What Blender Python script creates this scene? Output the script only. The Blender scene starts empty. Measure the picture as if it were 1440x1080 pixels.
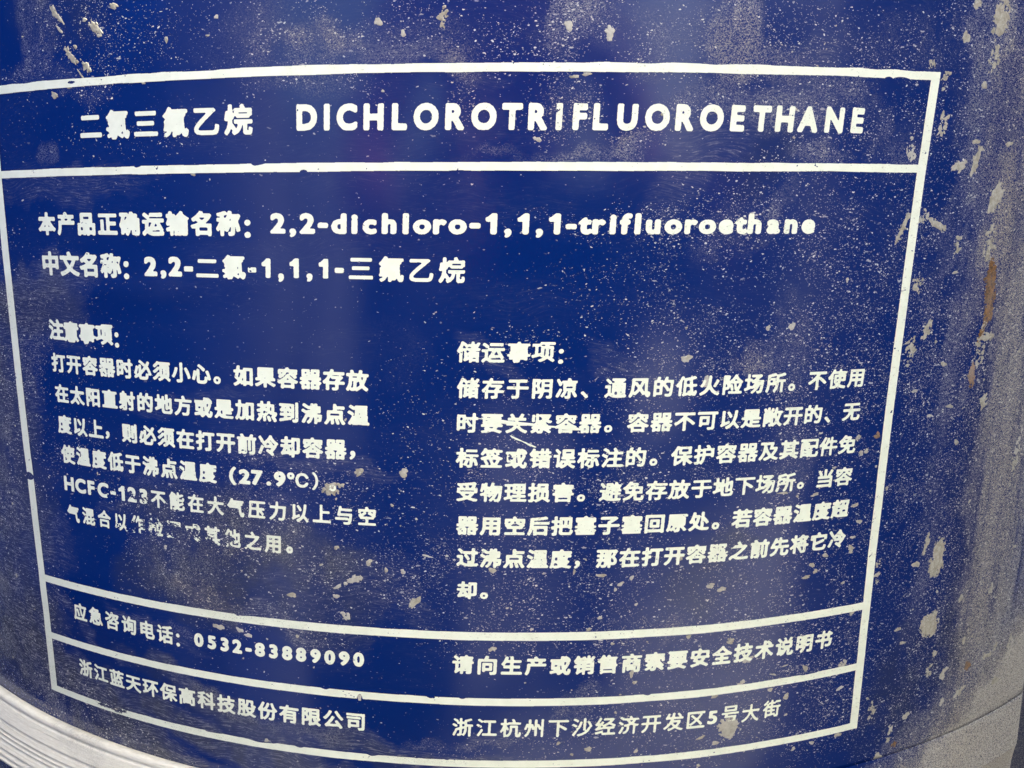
import bpy, math, random
import numpy as np
from mathutils import Matrix, Vector

# ---------------------------------------------------------------- camera, sky, sun, exposure
SC = bpy.context.scene
COL = SC.collection
R = 0.29                       # drum radius, metres
ZC = 0.445                     # camera height above the ground
cam_d = bpy.data.cameras.new('camera')
cam = bpy.data.objects.new('camera', cam_d)
COL.objects.link(cam)
cam.location = (0, -1.589 * R, ZC)
cam.rotation_mode = 'QUATERNION'
cam.rotation_quaternion = (Matrix.Rotation(0.0006, 3, 'Z') @ Matrix.Rotation(math.pi / 2 - 0.2016, 3, 'X')
                           @ Matrix.Rotation(0.0104, 3, 'Z')).to_quaternion()
cam_d.sensor_fit = 'HORIZONTAL'
cam_d.sensor_width = 36.0
cam_d.lens = 36.0 * 1080.9 / 1440.0
cam_d.clip_start = 0.01
cam_d.clip_end = 500.0
SC.camera = cam

SUN_AZ, SUN_EL = 70.0, 43.0     # azimuth from the camera axis towards the right, elevation
world = bpy.data.worlds.new('World')
SC.world = world
world.use_nodes = True
wn = world.node_tree
sky = wn.nodes.new('ShaderNodeTexSky')
sky.sky_type = 'NISHITA'
sky.sun_disc = False
sky.sun_elevation = math.radians(SUN_EL)
sky.sun_rotation = math.radians(180 - SUN_AZ)
sky.dust_density = 5.0
sky.air_density = 1.15
sky.ozone_density = 0.4
wn.links.new(sky.outputs[0], wn.nodes['Background'].inputs[0])
wn.nodes['Background'].inputs[1].default_value = 0.15
sun_d = bpy.data.lights.new('sun', 'SUN')
sun_d.energy = 4.0
sun_d.angle = math.radians(.6)
sun_d.color = (1.0, 0.965, 0.86)
sun = bpy.data.objects.new('sun', sun_d)
COL.objects.link(sun)
_a, _e = math.radians(SUN_AZ), math.radians(SUN_EL)
sun.rotation_euler = Vector((math.sin(_a) * math.cos(_e), -math.cos(_a) * math.cos(_e), math.sin(_e))).to_track_quat('Z', 'Y').to_euler()
SC.view_settings.view_transform = 'Standard'
SC.view_settings.look = 'None'
SC.view_settings.exposure = 2.15
SC.view_settings.gamma = 1.0

# ---------------------------------------------------------------- measured print, dirt, wear and a painted reflection, in drum coordinates
# theta in radians round the drum, z in drum radii above the camera height
ROWS = [
    ('二 氯 三 氟 乙 烷', [-0.35043,-0.3225,-0.29469,-0.26698,-0.23939,-0.21191], [0.07607,0.07612,0.07626,0.07646,0.07675,0.0771], 0.0215, 0.02161, 0.041, '国'),
    ('D I C H L O R O T R I F L U O R O E T H A N E', [-0.1561,-0.14036,-0.12483,-0.10462,-0.08515,-0.06541,-0.04415,-0.02287,-0.00225,0.01653,0.03215,0.04747,0.06278,0.08245,0.10498,0.1258,0.14664,0.16705,0.18622,0.20529,0.225,0.24777,0.26839], [0.07835,0.07834,0.07835,0.07838,0.07843,0.07851,0.07862,0.07876,0.07892,0.07908,0.07924,0.07941,0.07959,0.07984,0.08016,0.08048,0.08083,0.0812,0.08157,0.08196,0.08238,0.0829,0.0834], 0.01532, 0.01899, 0.06, 'H'),
    ('本 产 品 正 确 运 输 名 称 ：', [-0.41245,-0.38893,-0.36547,-0.34205,-0.31869,-0.29537,-0.2721,-0.24888,-0.2257,-0.20922], [-0.00179,-0.00164,-0.00147,-0.00128,-0.00106,-0.00084,-0.00058,-0.00031,-1e-05,-0.00353], 0.0197, 0.01872, 0.052, '国'),
    ('2 , 2 - d i c h l o r o - 1 , 1 , 1 - t r i f l u o r o e t h a n e', [-0.18339,-0.17138,-0.15918,-0.14664,-0.13382,-0.12148,-0.10966,-0.09451,-0.0818,-0.0693,-0.0558,-0.04236,-0.02937,-0.01721,-0.00461,0.0068,0.01893,0.03043,0.04293,0.05349,0.06399,0.07454,0.08432,0.09361,0.10555,0.12121,0.13522,0.14823,0.16328,0.17534,0.18667,0.20266,0.21758,0.2328], [0.00075,-0.00611,0.00092,-0.00037,0.0011,0.00119,0.00128,0.0014,0.00151,0.00161,0.00173,0.00185,0.00054,0.00207,-0.00471,0.0023,-0.00447,0.00253,0.00063,0.00277,0.00288,0.00299,0.0031,0.0032,0.00333,0.00351,0.00367,0.00383,0.00401,0.00415,0.00429,0.0045,0.00469,0.00489], 0.01273, 0.0156, 0.056, '2'),
    ('中 文 名 称 ：', [-0.41319,-0.38961,-0.36629,-0.34269,-0.32619], [-0.03547,-0.03544,-0.03541,-0.03539,-0.0384], 0.02091, 0.02003, 0.052, '国'),
    ('2 , 2 -', [-0.30103,-0.28881,-0.27701,-0.26441], [-0.03479,-0.04086,-0.03421,-0.0358], 0.01319, 0.01615, 0.062, '2'),
    ('二 氯', [-0.24705,-0.22328], [-0.0349,-0.034], 0.01888, 0.01842, 0.042, '国'),
    ('- 1 , 1 , 1 -', [-0.2072,-0.19516,-0.18283,-0.17147,-0.15915,-0.14749,-0.13478], [-0.03526,-0.03366,-0.04076,-0.03319,-0.04026,-0.03311,-0.03433], 0.01123, 0.01547, 0.062, '2'),
    ('三 氟 乙 烷', [-0.11747,-0.09388,-0.07061,-0.04695], [-0.03276,-0.03305,-0.0332,-0.03319], 0.01831, 0.01887, 0.038, '国'),
    ('注 意 事 项 ：', [-0.41506,-0.39638,-0.37699,-0.35713,-0.34351], [-0.09343,-0.09431,-0.09454,-0.09404,-0.09764], 0.01787, 0.01781, 0.047, '国'),
    ('打 开 容 器 时 必 须 小 心 。 如 果 容 器 存 放', [-0.41684,-0.3971,-0.37739,-0.3577,-0.33803,-0.31838,-0.29876,-0.27916,-0.25958,-0.24482,-0.22049,-0.20097,-0.18148,-0.16201,-0.14257,-0.12314], [-0.12329,-0.12303,-0.12278,-0.12254,-0.12232,-0.1221,-0.12191,-0.12173,-0.12157,-0.12585,-0.12128,-0.12116,-0.12105,-0.12095,-0.12087,-0.12081], 0.01661, 0.01664, 0.042, '国'),
    ('在 太 阳 直 射 的 地 方 或 是 加 热 到 沸 点 温', [-0.41674,-0.39711,-0.37749,-0.35788,-0.33827,-0.31868,-0.29908,-0.2795,-0.25992,-0.24035,-0.22079,-0.20124,-0.18169,-0.16215,-0.14262,-0.12309], [-0.15116,-0.15102,-0.15087,-0.15073,-0.15059,-0.15046,-0.15031,-0.15018,-0.15004,-0.1499,-0.14977,-0.14963,-0.1495,-0.14936,-0.14922,-0.14909], 0.01642, 0.01656, 0.044, '国'),
    ('度 以 上 ， 则 必 须 在 打 开 前 冷 却 容 器 ，', [-0.41736,-0.39766,-0.37797,-0.36438,-0.33864,-0.319,-0.29938,-0.27978,-0.2602,-0.24063,-0.22109,-0.20156,-0.18205,-0.16255,-0.14308,-0.12905], [-0.17999,-0.17988,-0.17976,-0.18353,-0.17951,-0.17939,-0.17925,-0.17911,-0.17897,-0.17883,-0.17868,-0.17853,-0.17837,-0.17821,-0.17805,-0.1821], 0.01659, 0.01688, 0.042, '国'),
    ('使 温 度 低 于 沸 点 温 度', [-0.41721,-0.39742,-0.37767,-0.35797,-0.33831,-0.3187,-0.29913,-0.27961,-0.26013], [-0.20804,-0.20783,-0.20763,-0.20747,-0.20733,-0.20722,-0.20713,-0.20707,-0.20703], 0.01613, 0.01713, 0.044, '国'),
    ('（ 2 7 . 9', [-0.23601,-0.22491,-0.21349,-0.20296,-0.19285], [-0.20712,-0.20694,-0.20667,-0.21108,-0.20639], 0.01066, 0.01315, 0.056, '2'),
    ('℃ ） 。', [-0.17686,-0.1617,-0.14694], [-0.20611,-0.20608,-0.21099], 0.01509, 0.01479, 0.034, '国'),
    ('H C F C - 1 2 3', [-0.42017,-0.40485,-0.39114,-0.3764,-0.36437,-0.35418,-0.34241,-0.32948], [-0.23633,-0.23623,-0.23614,-0.23604,-0.23707,-0.23591,-0.23585,-0.23578], 0.01332, 0.0141, 0.054, 'H'),
    ('不 能 在 大 气 压 力 以 上 与 空', [-0.31336,-0.29376,-0.27419,-0.25464,-0.2351,-0.2156,-0.19611,-0.17665,-0.15721,-0.13779,-0.11839], [-0.23641,-0.23616,-0.23594,-0.2357,-0.23549,-0.23527,-0.23507,-0.23487,-0.23467,-0.23448,-0.2343], 0.01476, 0.01609, 0.038, '国'),
    ('气 混 合 以 作 检 漏 或 其 他 之 用 。', [-0.41876,-0.39863,-0.37858,-0.35861,-0.33873,-0.31892,-0.2992,-0.27956,-0.26001,-0.24053,-0.22114,-0.20183,-0.18722], [-0.2656,-0.26489,-0.26435,-0.26389,-0.26356,-0.26336,-0.26329,-0.26334,-0.2635,-0.26379,-0.2642,-0.2647,-0.26855], 0.01482, 0.01644, 0.038, '国'),
    ('储 运 事 项 ：', [-0.0342,-0.0152,0.00468,0.02387,0.03743], [-0.09584,-0.09584,-0.09554,-0.09496,-0.09825], 0.01656, 0.01592, 0.038, '国'),
    ('储 存 于 阴 凉 、 通 风 的 低 火 险 场 所 。 不 使 用', [-0.03466,-0.01526,0.00411,0.02345,0.04276,0.05661,0.0813,0.10053,0.11973,0.1389,0.15804,0.17715,0.19624,0.2153,0.22979,0.25332,0.2723,0.29124], [-0.1245,-0.12439,-0.12426,-0.12411,-0.12396,-0.12865,-0.1236,-0.12339,-0.12317,-0.12295,-0.12271,-0.12245,-0.12218,-0.1219,-0.12589,-0.12127,-0.12096,-0.12063], 0.01589, 0.01594, 0.038, '国'),
    ('时 要 关 紧 容 器 。 容 器 不 可 以 是 敞 开 的 、 无', [-0.03556,-0.01595,0.0036,0.02309,0.04253,0.0619,0.07642,0.10046,0.11965,0.13879,0.15786,0.17687,0.19582,0.21471,0.23355,0.25232,0.2662,0.28968], [-0.15262,-0.15254,-0.15244,-0.15234,-0.15222,-0.15209,-0.15634,-0.15179,-0.15162,-0.15144,-0.15125,-0.15104,-0.15083,-0.1506,-0.15036,-0.15011,-0.15508,-0.14957], 0.01619, 0.0157, 0.038, '国'),
    ('标 签 或 错 误 标 注 的 。 保 护 容 器 及 其 配 件 免', [-0.03548,-0.01598,0.00347,0.02287,0.04221,0.0615,0.08073,0.09992,0.1145,0.13812,0.15714,0.17611,0.19503,0.21389,0.2327,0.25145,0.27015,0.2888], [-0.1814,-0.18132,-0.18123,-0.18113,-0.18102,-0.1809,-0.18076,-0.18061,-0.18469,-0.18027,-0.18008,-0.17988,-0.17967,-0.17946,-0.17921,-0.17897,-0.17871,-0.17845], 0.01625, 0.01598, 0.038, '国'),
    ('受 物 理 损 害 。 避 免 存 放 于 地 下 场 所 。 当 容', [-0.03563,-0.01623,0.00314,0.02246,0.04173,0.05633,0.08016,0.09931,0.11841,0.13747,0.15649,0.17547,0.1944,0.21329,0.23214,0.24619,0.2697,0.28842], [-0.20989,-0.20987,-0.20984,-0.20977,-0.20969,-0.21399,-0.20947,-0.20934,-0.20919,-0.20899,-0.20879,-0.20858,-0.20833,-0.20808,-0.2078,-0.21122,-0.2072,-0.20687], 0.0164, 0.01597, 0.038, '国'),
    ('器 用 空 后 把 塞 子 塞 回 原 处 。 若 容 器 温 度 超', [-0.03558,-0.01623,0.00308,0.02236,0.0416,0.0608,0.07997,0.0991,0.11819,0.13725,0.15627,0.17084,0.19419,0.2131,0.23197,0.25081,0.26961,0.28837], [-0.23849,-0.23846,-0.23842,-0.23837,-0.2383,-0.23821,-0.2381,-0.23799,-0.23785,-0.23771,-0.23754,-0.24183,-0.23717,-0.23696,-0.23673,-0.23649,-0.23624,-0.23597], 0.01625, 0.01596, 0.041, '国'),
    ('过 沸 点 温 度 ， 那 在 打 开 容 器 之 前 先 将 它 冷', [-0.03549,-0.0163,0.00288,0.02203,0.04117,0.05465,0.07939,0.09847,0.11753,0.13657,0.15559,0.1746,0.19359,0.21255,0.2315,0.25043,0.26935,0.28824], [-0.26645,-0.26668,-0.26686,-0.267,-0.26708,-0.27175,-0.2671,-0.26704,-0.26693,-0.26676,-0.26656,-0.2663,-0.266,-0.26566,-0.26527,-0.26479,-0.26427,-0.26378], 0.01635, 0.01624, 0.041, '国'),
    ('却 。', [-0.0359,-0.02175], [-0.29543,-0.29971], 0.01596, 0.01495, 0.041, '国'),
    ('应 急 咨 询 电 话 ：', [-0.42476,-0.4034,-0.38213,-0.36097,-0.33992,-0.31896,-0.30496], [-0.36662,-0.36624,-0.36606,-0.36609,-0.36633,-0.36674,-0.36957], 0.01655, 0.01751, 0.036, '国'),
    ('0 5 3 2 - 8 3 8 8 9 0 9 0', [-0.28226,-0.26865,-0.2555,-0.24293,-0.23172,-0.22058,-0.20762,-0.19459,-0.18164,-0.16836,-0.15538,-0.14243,-0.1296], [-0.36555,-0.36554,-0.36551,-0.36546,-0.36689,-0.36534,-0.36524,-0.36512,-0.36498,-0.36482,-0.36464,-0.36445,-0.36424], 0.00982, 0.01364, 0.056, '8'),
    ('浙 江 蓝 天 环 保 高 科 技 股 份 有 限 公 司', [-0.42575,-0.40475,-0.38377,-0.36282,-0.34189,-0.32098,-0.3001,-0.27925,-0.25842,-0.23761,-0.21684,-0.19608,-0.17535,-0.15465,-0.13397], [-0.42644,-0.42636,-0.42627,-0.42618,-0.42607,-0.42595,-0.42582,-0.42568,-0.42553,-0.42537,-0.4252,-0.42503,-0.42484,-0.42464,-0.42443], 0.01725, 0.01717, 0.038, '国'),
    ('请 向 生 产 或 销 售 商 索 要 安 全 技 术 说 明 书', [-0.03949,-0.01883,0.00178,0.02234,0.04285,0.0633,0.0837,0.10405,0.12434,0.14458,0.16477,0.18491,0.20499,0.22502,0.245,0.26493,0.2848], [-0.36346,-0.36356,-0.36362,-0.36362,-0.36358,-0.3635,-0.36336,-0.36319,-0.36296,-0.3627,-0.36239,-0.36204,-0.36164,-0.36117,-0.36069,-0.36017,-0.3596], 0.01655, 0.01692, 0.04, '国'),
    ('浙 江 杭 州 下 沙 经 济 开 发 区', [-0.03992,-0.01916,0.00152,0.02214,0.04267,0.06314,0.08353,0.10385,0.1241,0.14427,0.16437], [-0.42291,-0.42284,-0.42278,-0.42271,-0.42264,-0.42256,-0.42248,-0.4224,-0.42231,-0.42222,-0.42213], 0.01624, 0.01686, 0.024, '国'),
    ('5', [0.18011], [-0.42124], 0.00942, 0.01343, 0.045, '5'),
    ('号 大 街', [0.19685,0.21657,0.23739], [-0.42001,-0.42185,-0.42039], 0.01544, 0.01647, 0.024, '国'),
]
LINES = [
    ('h', -0.45480034490603477, 0.334717886191103, [0.02112, 0.01913, 0.01245, 0.11299], 0.00629),
    ('h', -0.4689940390424308, 0.3307857597189398, [0.01428, 0.01252, 0.01095, 0.04388], 0.00634),
    ('h', -0.4747672618048291, 0.3240338106599486, [0.0481, 0.01094, 0.00489, -0.33649], 0.00749),
    ('h', -0.4738407221389509, 0.32112471853642205, [0.05748, 0.01393, 0.0051, -0.39767], 0.0071),
    ('h', -0.47743501252392734, 0.3246397644543362, [0.01699, 0.00359, 0.00775, -0.45776], 0.00702),
    ('v', -0.45683245165754355, 0.11042218754935144, [0.16735, 0.13389, 0.04089, -0.47248], 0.00991),
    ('v', -0.4525023776728706, 0.11503185548519272, [0.04716, 0.0769, 0.03579, 0.3332], 0.00887),
]
MUD = [
    (-0.3758, 0.1621, 0.0087, 0.0023, -45.0, 'm'), (-0.3365, 0.1496, 0.007, 0.0032, -50.0, 'm'), (-0.316, 0.1639, 0.0048, 0.0022, -20.0, 'm'),
    (-0.3589, 0.137, 0.0021, 0.0015, 0, 'm'), (-0.3651, 0.131, 0.0075, 0.0022, -50.0, 'm'), (-0.3493, 0.1219, 0.0062, 0.0016, -45.0, 'm'),
    (-0.3872, 0.1018, 0.0048, 0.0023, -20.0, 'm'), (-0.3696, 0.1073, 0.0024, 0.0017, 0, 'm'), (-0.225, 0.1509, 0.0021, 0.0012, 0, 'm'),
    (-0.2335, 0.1382, 0.0015, 0.0008, 0, 'm'), (-0.2939, 0.1068, 0.0019, 0.001, 0, 'm'), (-0.2542, 0.0374, 0.002, 0.001, 0, 'm'),
    (-0.3741, 0.1509, 0.0043, 0.0016, -40.0, 'm'), (-0.3462, 0.1561, 0.0029, 0.0013, 0, 'm'), (-0.3555, 0.1156, 0.0053, 0.001, -50.0, 'm'),
    (-0.0995, 0.1437, 0.0027, 0.003, 0, 'm'), (-0.0519, 0.147, 0.003, 0.0074, 0.0, 't'), (0.0377, 0.1415, 0.0034, 0.0031, 0, 'm'),
    (0.0668, 0.1369, 0.0023, 0.0041, 10.0, 't'), (-0.0815, 0.1357, 0.002, 0.0023, 0, 'm'), (0.0426, 0.1071, 0.0031, 0.0013, 0, 'm'),
    (0.0516, 0.109, 0.0036, 0.0012, 0, 'm'), (0.4027, 0.1674, 0.0074, 0.0133, -12.0, 'm'), (0.4004, 0.1377, 0.0065, 0.0125, -18.0, 't'),
    (0.3662, 0.1514, 0.0039, 0.0051, -20.0, 'm'), (0.3738, 0.1767, 0.0039, 0.0044, 0, 'm'), (0.3348, 0.1289, 0.0053, 0.0051, 0.0, 't'),
    (0.3496, 0.118, 0.0049, 0.0082, -28.0, 't'), (0.3521, 0.0845, 0.005, 0.0116, -8.0, 't'), (0.3231, 0.0661, 0.0059, 0.0127, 0.0, 't'),
    (0.3758, 0.053, 0.0075, 0.0039, 20.0, 'm'), (0.3949, 0.0582, 0.003, 0.011, -18.0, 'm'), (0.4242, 0.0286, 0.0072, 0.0126, -12.0, 'm'),
    (0.3929, 0.1173, 0.0039, 0.0025, 0, 'm'), (0.3429, 0.0112, 0.0065, 0.0067, 0.0, 't'), (0.3224, 0.0021, 0.0023, 0.0122, -25.0, 'm'),
    (0.3589, 0.0054, 0.0107, 0.0029, -25.0, 'm'), (0.3453, -0.0442, 0.0067, 0.0085, 0.0, 't'), (0.3841, -0.0122, 0.0043, 0.0104, -10.0, 't'),
    (0.3915, 0.073, 0.0045, 0.0022, 0, 'm'), (0.4328, 0.0733, 0.0047, 0.0022, 0, 'm'), (0.3863, -0.0343, 0.0033, 0.0014, 0, 'm'),
    (0.4317, -0.0434, 0.0067, 0.0133, -6.0, 'r'), (0.4354, -0.0604, 0.0061, 0.0179, -6.0, 'r'), (0.4371, -0.0924, 0.0106, 0.0033, 0, 'm'),
    (0.4252, -0.13, 0.0033, 0.0096, 0.0, 'r'), (0.4324, -0.1112, 0.0037, 0.0124, -15.0, 't'), (0.4092, -0.2977, 0.008, 0.017, -8.0, 'm'),
    (0.4109, -0.3673, 0.0107, 0.0106, -10.0, 'm'), (0.3827, -0.3008, 0.0049, 0.0034, 0, 'm'), (0.3941, -0.4599, 0.0046, 0.0038, 0, 'm'),
    (0.3638, -0.4974, 0.0058, 0.0056, 0, 'm'), (0.3995, -0.5027, 0.0095, 0.0039, 0, 'm'), (0.3824, -0.4871, 0.0036, 0.0031, 0, 'r'),
    (0.478, -0.4268, 0.0046, 0.0032, 0, 'r'), (0.3607, -0.0828, 0.0026, 0.0085, -20.0, 'm'), (0.3453, -0.1007, 0.006, 0.0144, 0.0, 't'),
    (0.3863, -0.1137, 0.0038, 0.002, 0, 'm'), (0.4451, -0.1523, 0.0032, 0.0073, -15.0, 'm'), (0.3766, -0.1593, 0.0044, 0.0012, 0, 'm'),
    (0.4152, -0.1873, 0.003, 0.0026, 0, 'm'), (0.3192, -0.1717, 0.0029, 0.0024, 0, 'r'), (0.4003, -0.1526, 0.0052, 0.0017, 0, 'm'),
    (0.3096, -0.1857, 0.0024, 0.002, 0, 'm'), (0.3372, -0.3004, 0.0031, 0.0133, 0.0, 't'), (0.3926, -0.2817, 0.0023, 0.009, -10.0, 'm'),
    (0.3699, -0.3637, 0.004, 0.0019, 0, 'm'), (0.3367, -0.222, 0.002, 0.0017, 0, 'm'), (0.3556, -0.1357, 0.0031, 0.0016, 0, 'm'),
    (0.3745, -0.4729, 0.003, 0.0101, 0.0, 't'), (0.3484, -0.4436, 0.0044, 0.0097, 0.0, 't'), (0.3778, -0.379, 0.0035, 0.0019, 0, 'm'),
    (0.4427, -0.4223, 0.0042, 0.0026, 0, 'm'), (-0.1477, -0.2115, 0.0061, 0.0043, 10.0, 'm'), (-0.1388, -0.2082, 0.0019, 0.0017, 0, 'm'),
    (-0.0872, -0.1954, 0.0039, 0.0035, 0, 'm'), (-0.124, -0.1959, 0.0035, 0.0025, 0.0, 't'), (-0.0972, -0.2233, 0.0013, 0.0014, 0, 'm'),
    (-0.1877, -0.2684, 0.0027, 0.0027, 0, 'm'), (-0.1457, -0.2632, 0.0021, 0.0019, 0, 'm'), (-0.118, -0.2744, 0.0025, 0.003, -40.0, 'm'),
    (-0.1035, -0.2804, 0.0018, 0.0019, 0, 'm'), (-0.0893, -0.2811, 0.0023, 0.0021, 0, 'm'), (-0.1875, -0.3098, 0.0036, 0.0026, 0, 'm'),
    (-0.1317, -0.2909, 0.0072, 0.0021, 25.0, 'm'), (-0.1458, -0.2983, 0.0035, 0.0018, 30.0, 'm'), (-0.1475, -0.3071, 0.0026, 0.0022, 0, 'm'),
    (-0.1403, -0.3241, 0.0037, 0.0048, 0.0, 't'), (-0.08, -0.3081, 0.0033, 0.007, -35.0, 'o'), (-0.0689, -0.2662, 0.0041, 0.001, -10.0, 'm'),
    (-0.0149, -0.2772, 0.0028, 0.0026, 0, 'm'), (-0.1443, -0.2203, 0.001, 0.001, 0, 'm'), (-0.0773, -0.2343, 0.0013, 0.0009, 0, 'm'),
    (-0.0905, -0.2407, 0.0007, 0.0007, 0, 'm'), (-0.1845, -0.3483, 0.0015, 0.0013, 0, 'm'), (0.1375, -0.1003, 0.0044, 0.0033, 0, 'm'),
    (0.2256, -0.0759, 0.0034, 0.0026, 0, 'm'), (0.1552, -0.1192, 0.0029, 0.0041, 0, 'm'), (0.2047, -0.0768, 0.0022, 0.002, 0, 'm'),
    (0.1412, -0.2681, 0.0047, 0.0028, 0, 'm'), (0.2652, -0.2854, 0.0027, 0.0022, 0, 'm'), (0.2693, -0.2916, 0.0021, 0.0021, 0, 'm'),
    (0.2603, -0.2962, 0.0049, 0.0015, 5.0, 'm'), (0.2779, -0.2777, 0.0032, 0.0018, 0, 'm'), (0.1702, -0.2958, 0.0036, 0.0023, 0, 'm'),
    (0.1805, -0.2998, 0.0038, 0.0023, 0, 'm'), (0.2996, -0.3063, 0.0019, 0.0016, 0, 'm'), (0.2615, -0.2207, 0.0048, 0.0013, 12.0, 'm'),
    (0.3037, -0.2342, 0.0047, 0.0015, 20.0, 'm'), (0.2306, -0.2169, 0.0042, 0.0012, 0, 'm'), (0.2782, -0.1979, 0.0019, 0.0012, 0, 'm'),
    (0.3103, -0.25, 0.0029, 0.0021, 0, 'm'), (0.3039, -0.2756, 0.0024, 0.0028, 0.0, 't'), (0.3049, -0.2639, 0.0027, 0.0015, 0, 'm'),
    (0.0753, -0.282, 0.0038, 0.0017, 0, 'm'), (0.101, -0.2848, 0.0019, 0.002, 0, 'm'), (0.0918, -0.29, 0.0033, 0.0015, 20.0, 'm'),
    (0.0876, -0.2949, 0.0016, 0.0015, 0.0, 'o'), (0.1058, -0.309, 0.0015, 0.0013, 0, 'm'), (0.0753, -0.32, 0.0018, 0.0018, 0, 'm'),
    (-0.0149, -0.2769, 0.0024, 0.002, 0, 'm'), (0.0526, -0.2783, 0.0012, 0.0022, 0, 'm'), (-0.0024, -0.3107, 0.0016, 0.0008, 0, 'm'),
    (0.1967, -0.434, 0.0093, 0.0104, 0.0, 's'), (0.2511, -0.4103, 0.0031, 0.0029, 0, 'm'), (0.2684, -0.3849, 0.0044, 0.0022, -35.0, 'm'),
    (0.2471, -0.3794, 0.0032, 0.0007, 15.0, 'm'), (0.3081, -0.4118, 0.0044, 0.0017, 10.0, 'm'), (0.2343, -0.4012, 0.0031, 0.0016, 0, 'm'),
    (0.1808, -0.4007, 0.0036, 0.0019, 0, 'm'), (0.1534, -0.3416, 0.0019, 0.0021, 0, 'm'), (0.1846, -0.4473, 0.0043, 0.0018, -10.0, 'm'),
    (0.1702, -0.4404, 0.0049, 0.0013, 15.0, 'm'), (0.21, -0.3688, 0.0046, 0.0027, 5.0, 't'), (0.191, -0.3484, 0.0028, 0.0025, 0.0, 't'),
    (0.283, -0.463, 0.0024, 0.002, 0, 'm'), (0.3113, -0.4606, 0.0043, 0.0022, 10.0, 'm'), (0.3085, -0.3867, 0.0047, 0.003, 0.0, 't'),
    (0.3128, -0.3375, 0.0025, 0.0022, 0, 'm'), (0.2635, -0.4655, 0.0021, 0.002, 0, 'm'), (0.2524, -0.4287, 0.0018, 0.0012, 0, 'm'),
    (0.2359, -0.3864, 0.003, 0.0009, -15.0, 'm'), (0.204, -0.3918, 0.0047, 0.0009, 35.0, 't'), (0.0691, -0.4441, 0.0039, 0.0019, 0, 'm'),
    (0.043, -0.4375, 0.0017, 0.0016, 0, 'm'), (0.0549, -0.4488, 0.0013, 0.0015, 0, 'm'), (0.1116, -0.4482, 0.002, 0.0018, 0, 'm'),
    (0.0869, -0.3441, 0.0015, 0.0014, 0, 'm'), (0.0663, -0.3304, 0.0018, 0.0016, 0, 'm'), (0.0183, -0.3298, 0.0014, 0.0015, 0, 'm'),
    (-0.0145, -0.3482, 0.0032, 0.0022, 20.0, 'm'), (0.1047, -0.373, 0.0018, 0.0044, 0, 'm'), (0.1077, -0.3815, 0.0026, 0.0013, 10.0, 'm'),
    (0.0919, -0.4093, 0.0013, 0.0011, 0, 'm'), (0.0134, -0.3793, 0.0008, 0.0008, 0, 'm'), (-0.2311, -0.3532, 0.0038, 0.0019, -15.0, 'm'),
    (-0.2384, -0.3493, 0.0028, 0.0011, -20.0, 't'), (-0.2603, -0.3492, 0.0057, 0.0029, 0.0, 'm'), (-0.1844, -0.3478, 0.0014, 0.0015, 0, 'm'),
    (-0.2197, -0.4549, 0.0023, 0.0017, 0, 'm'), (-0.2377, -0.3763, 0.0009, 0.0009, 0, 'm'), (-0.1705, -0.3761, 0.0008, 0.0009, 0, 'm'),
    (-0.1304, -0.4001, 0.0021, 0.0037, 0.0, 'k'), (-0.2131, -0.3542, 0.0009, 0.0009, 0, 'm'), (0.4093, -0.3053, 0.0079, 0.0102, -8.0, 'm'),
    (0.4119, -0.3673, 0.0097, 0.0117, -8.0, 's'), (0.4238, -0.4001, 0.004, 0.0028, 0, 'm'), (0.4392, -0.4277, 0.0051, 0.0045, 0, 'm'),
    (0.4178, -0.4176, 0.0048, 0.0084, 0.0, 't'), (0.4659, -0.3965, 0.0029, 0.0038, 0, 'm'), (0.4441, -0.4578, 0.0034, 0.0044, 0, 'm'),
    (0.5113, -0.4245, 0.0068, 0.0021, 0, 'm'), (0.4518, -0.348, 0.0034, 0.0037, 0, 'm'), (0.4156, -0.3339, 0.0019, 0.0015, 0, 'm'),
    (0.5002, -0.3471, 0.0025, 0.0067, -12.0, 't'), (0.5239, -0.4174, 0.0023, 0.006, -10.0, 't'), (0.5326, -0.4607, 0.0069, 0.0032, 0, 'm'),
    (0.4711, -0.4534, 0.0083, 0.0023, 30.0, 'm'), (0.4767, -0.4264, 0.0044, 0.0053, 0.0, 'r'), (0.4972, -0.5403, 0.0074, 0.0114, 0.0, 'r'),
    (0.5542, -0.4239, 0.0065, 0.0149, -10.0, 't'), (0.4332, -0.0453, 0.0053, 0.0188, -8.0, 'r'), (0.4355, -0.0705, 0.0059, 0.0096, -10.0, 'r'),
    (0.431, -0.0298, 0.0038, 0.0093, 0.0, 'r'), (0.4243, -0.1243, 0.0038, 0.0079, 0.0, 'r'), (0.4297, -0.0893, 0.0029, 0.0097, -14.0, 'r'),
    (0.4291, -0.0956, 0.0043, 0.0194, -15.0, 't'), (0.4253, -0.0114, 0.0075, 0.0182, -5.0, 't'), (0.0084, -0.1524, 0.0309, 0.0014, -5.0, 'w'),
    (-0.0113, -0.1503, 0.0169, 0.0014, -8.0, 'w'), (0.0035, -0.1647, 0.0056, 0.0009, -22.0, 'w'), (0.0137, -0.1693, 0.0062, 0.0009, -26.0, 'w'),
    (0.0451, -0.1558, 0.0142, 0.0015, -6.0, 'w'), (0.2997, -0.1727, 0.0026, 0.0022, 0, 'm'), (0.3044, -0.187, 0.0026, 0.0022, 0, 'm'),
    (0.4022, 0.1722, 0.0075, 0.0157, 5.0, 't'), (0.5087, -0.2112, 0.0051, 0.0334, -6.0, 't'),
]
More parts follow.
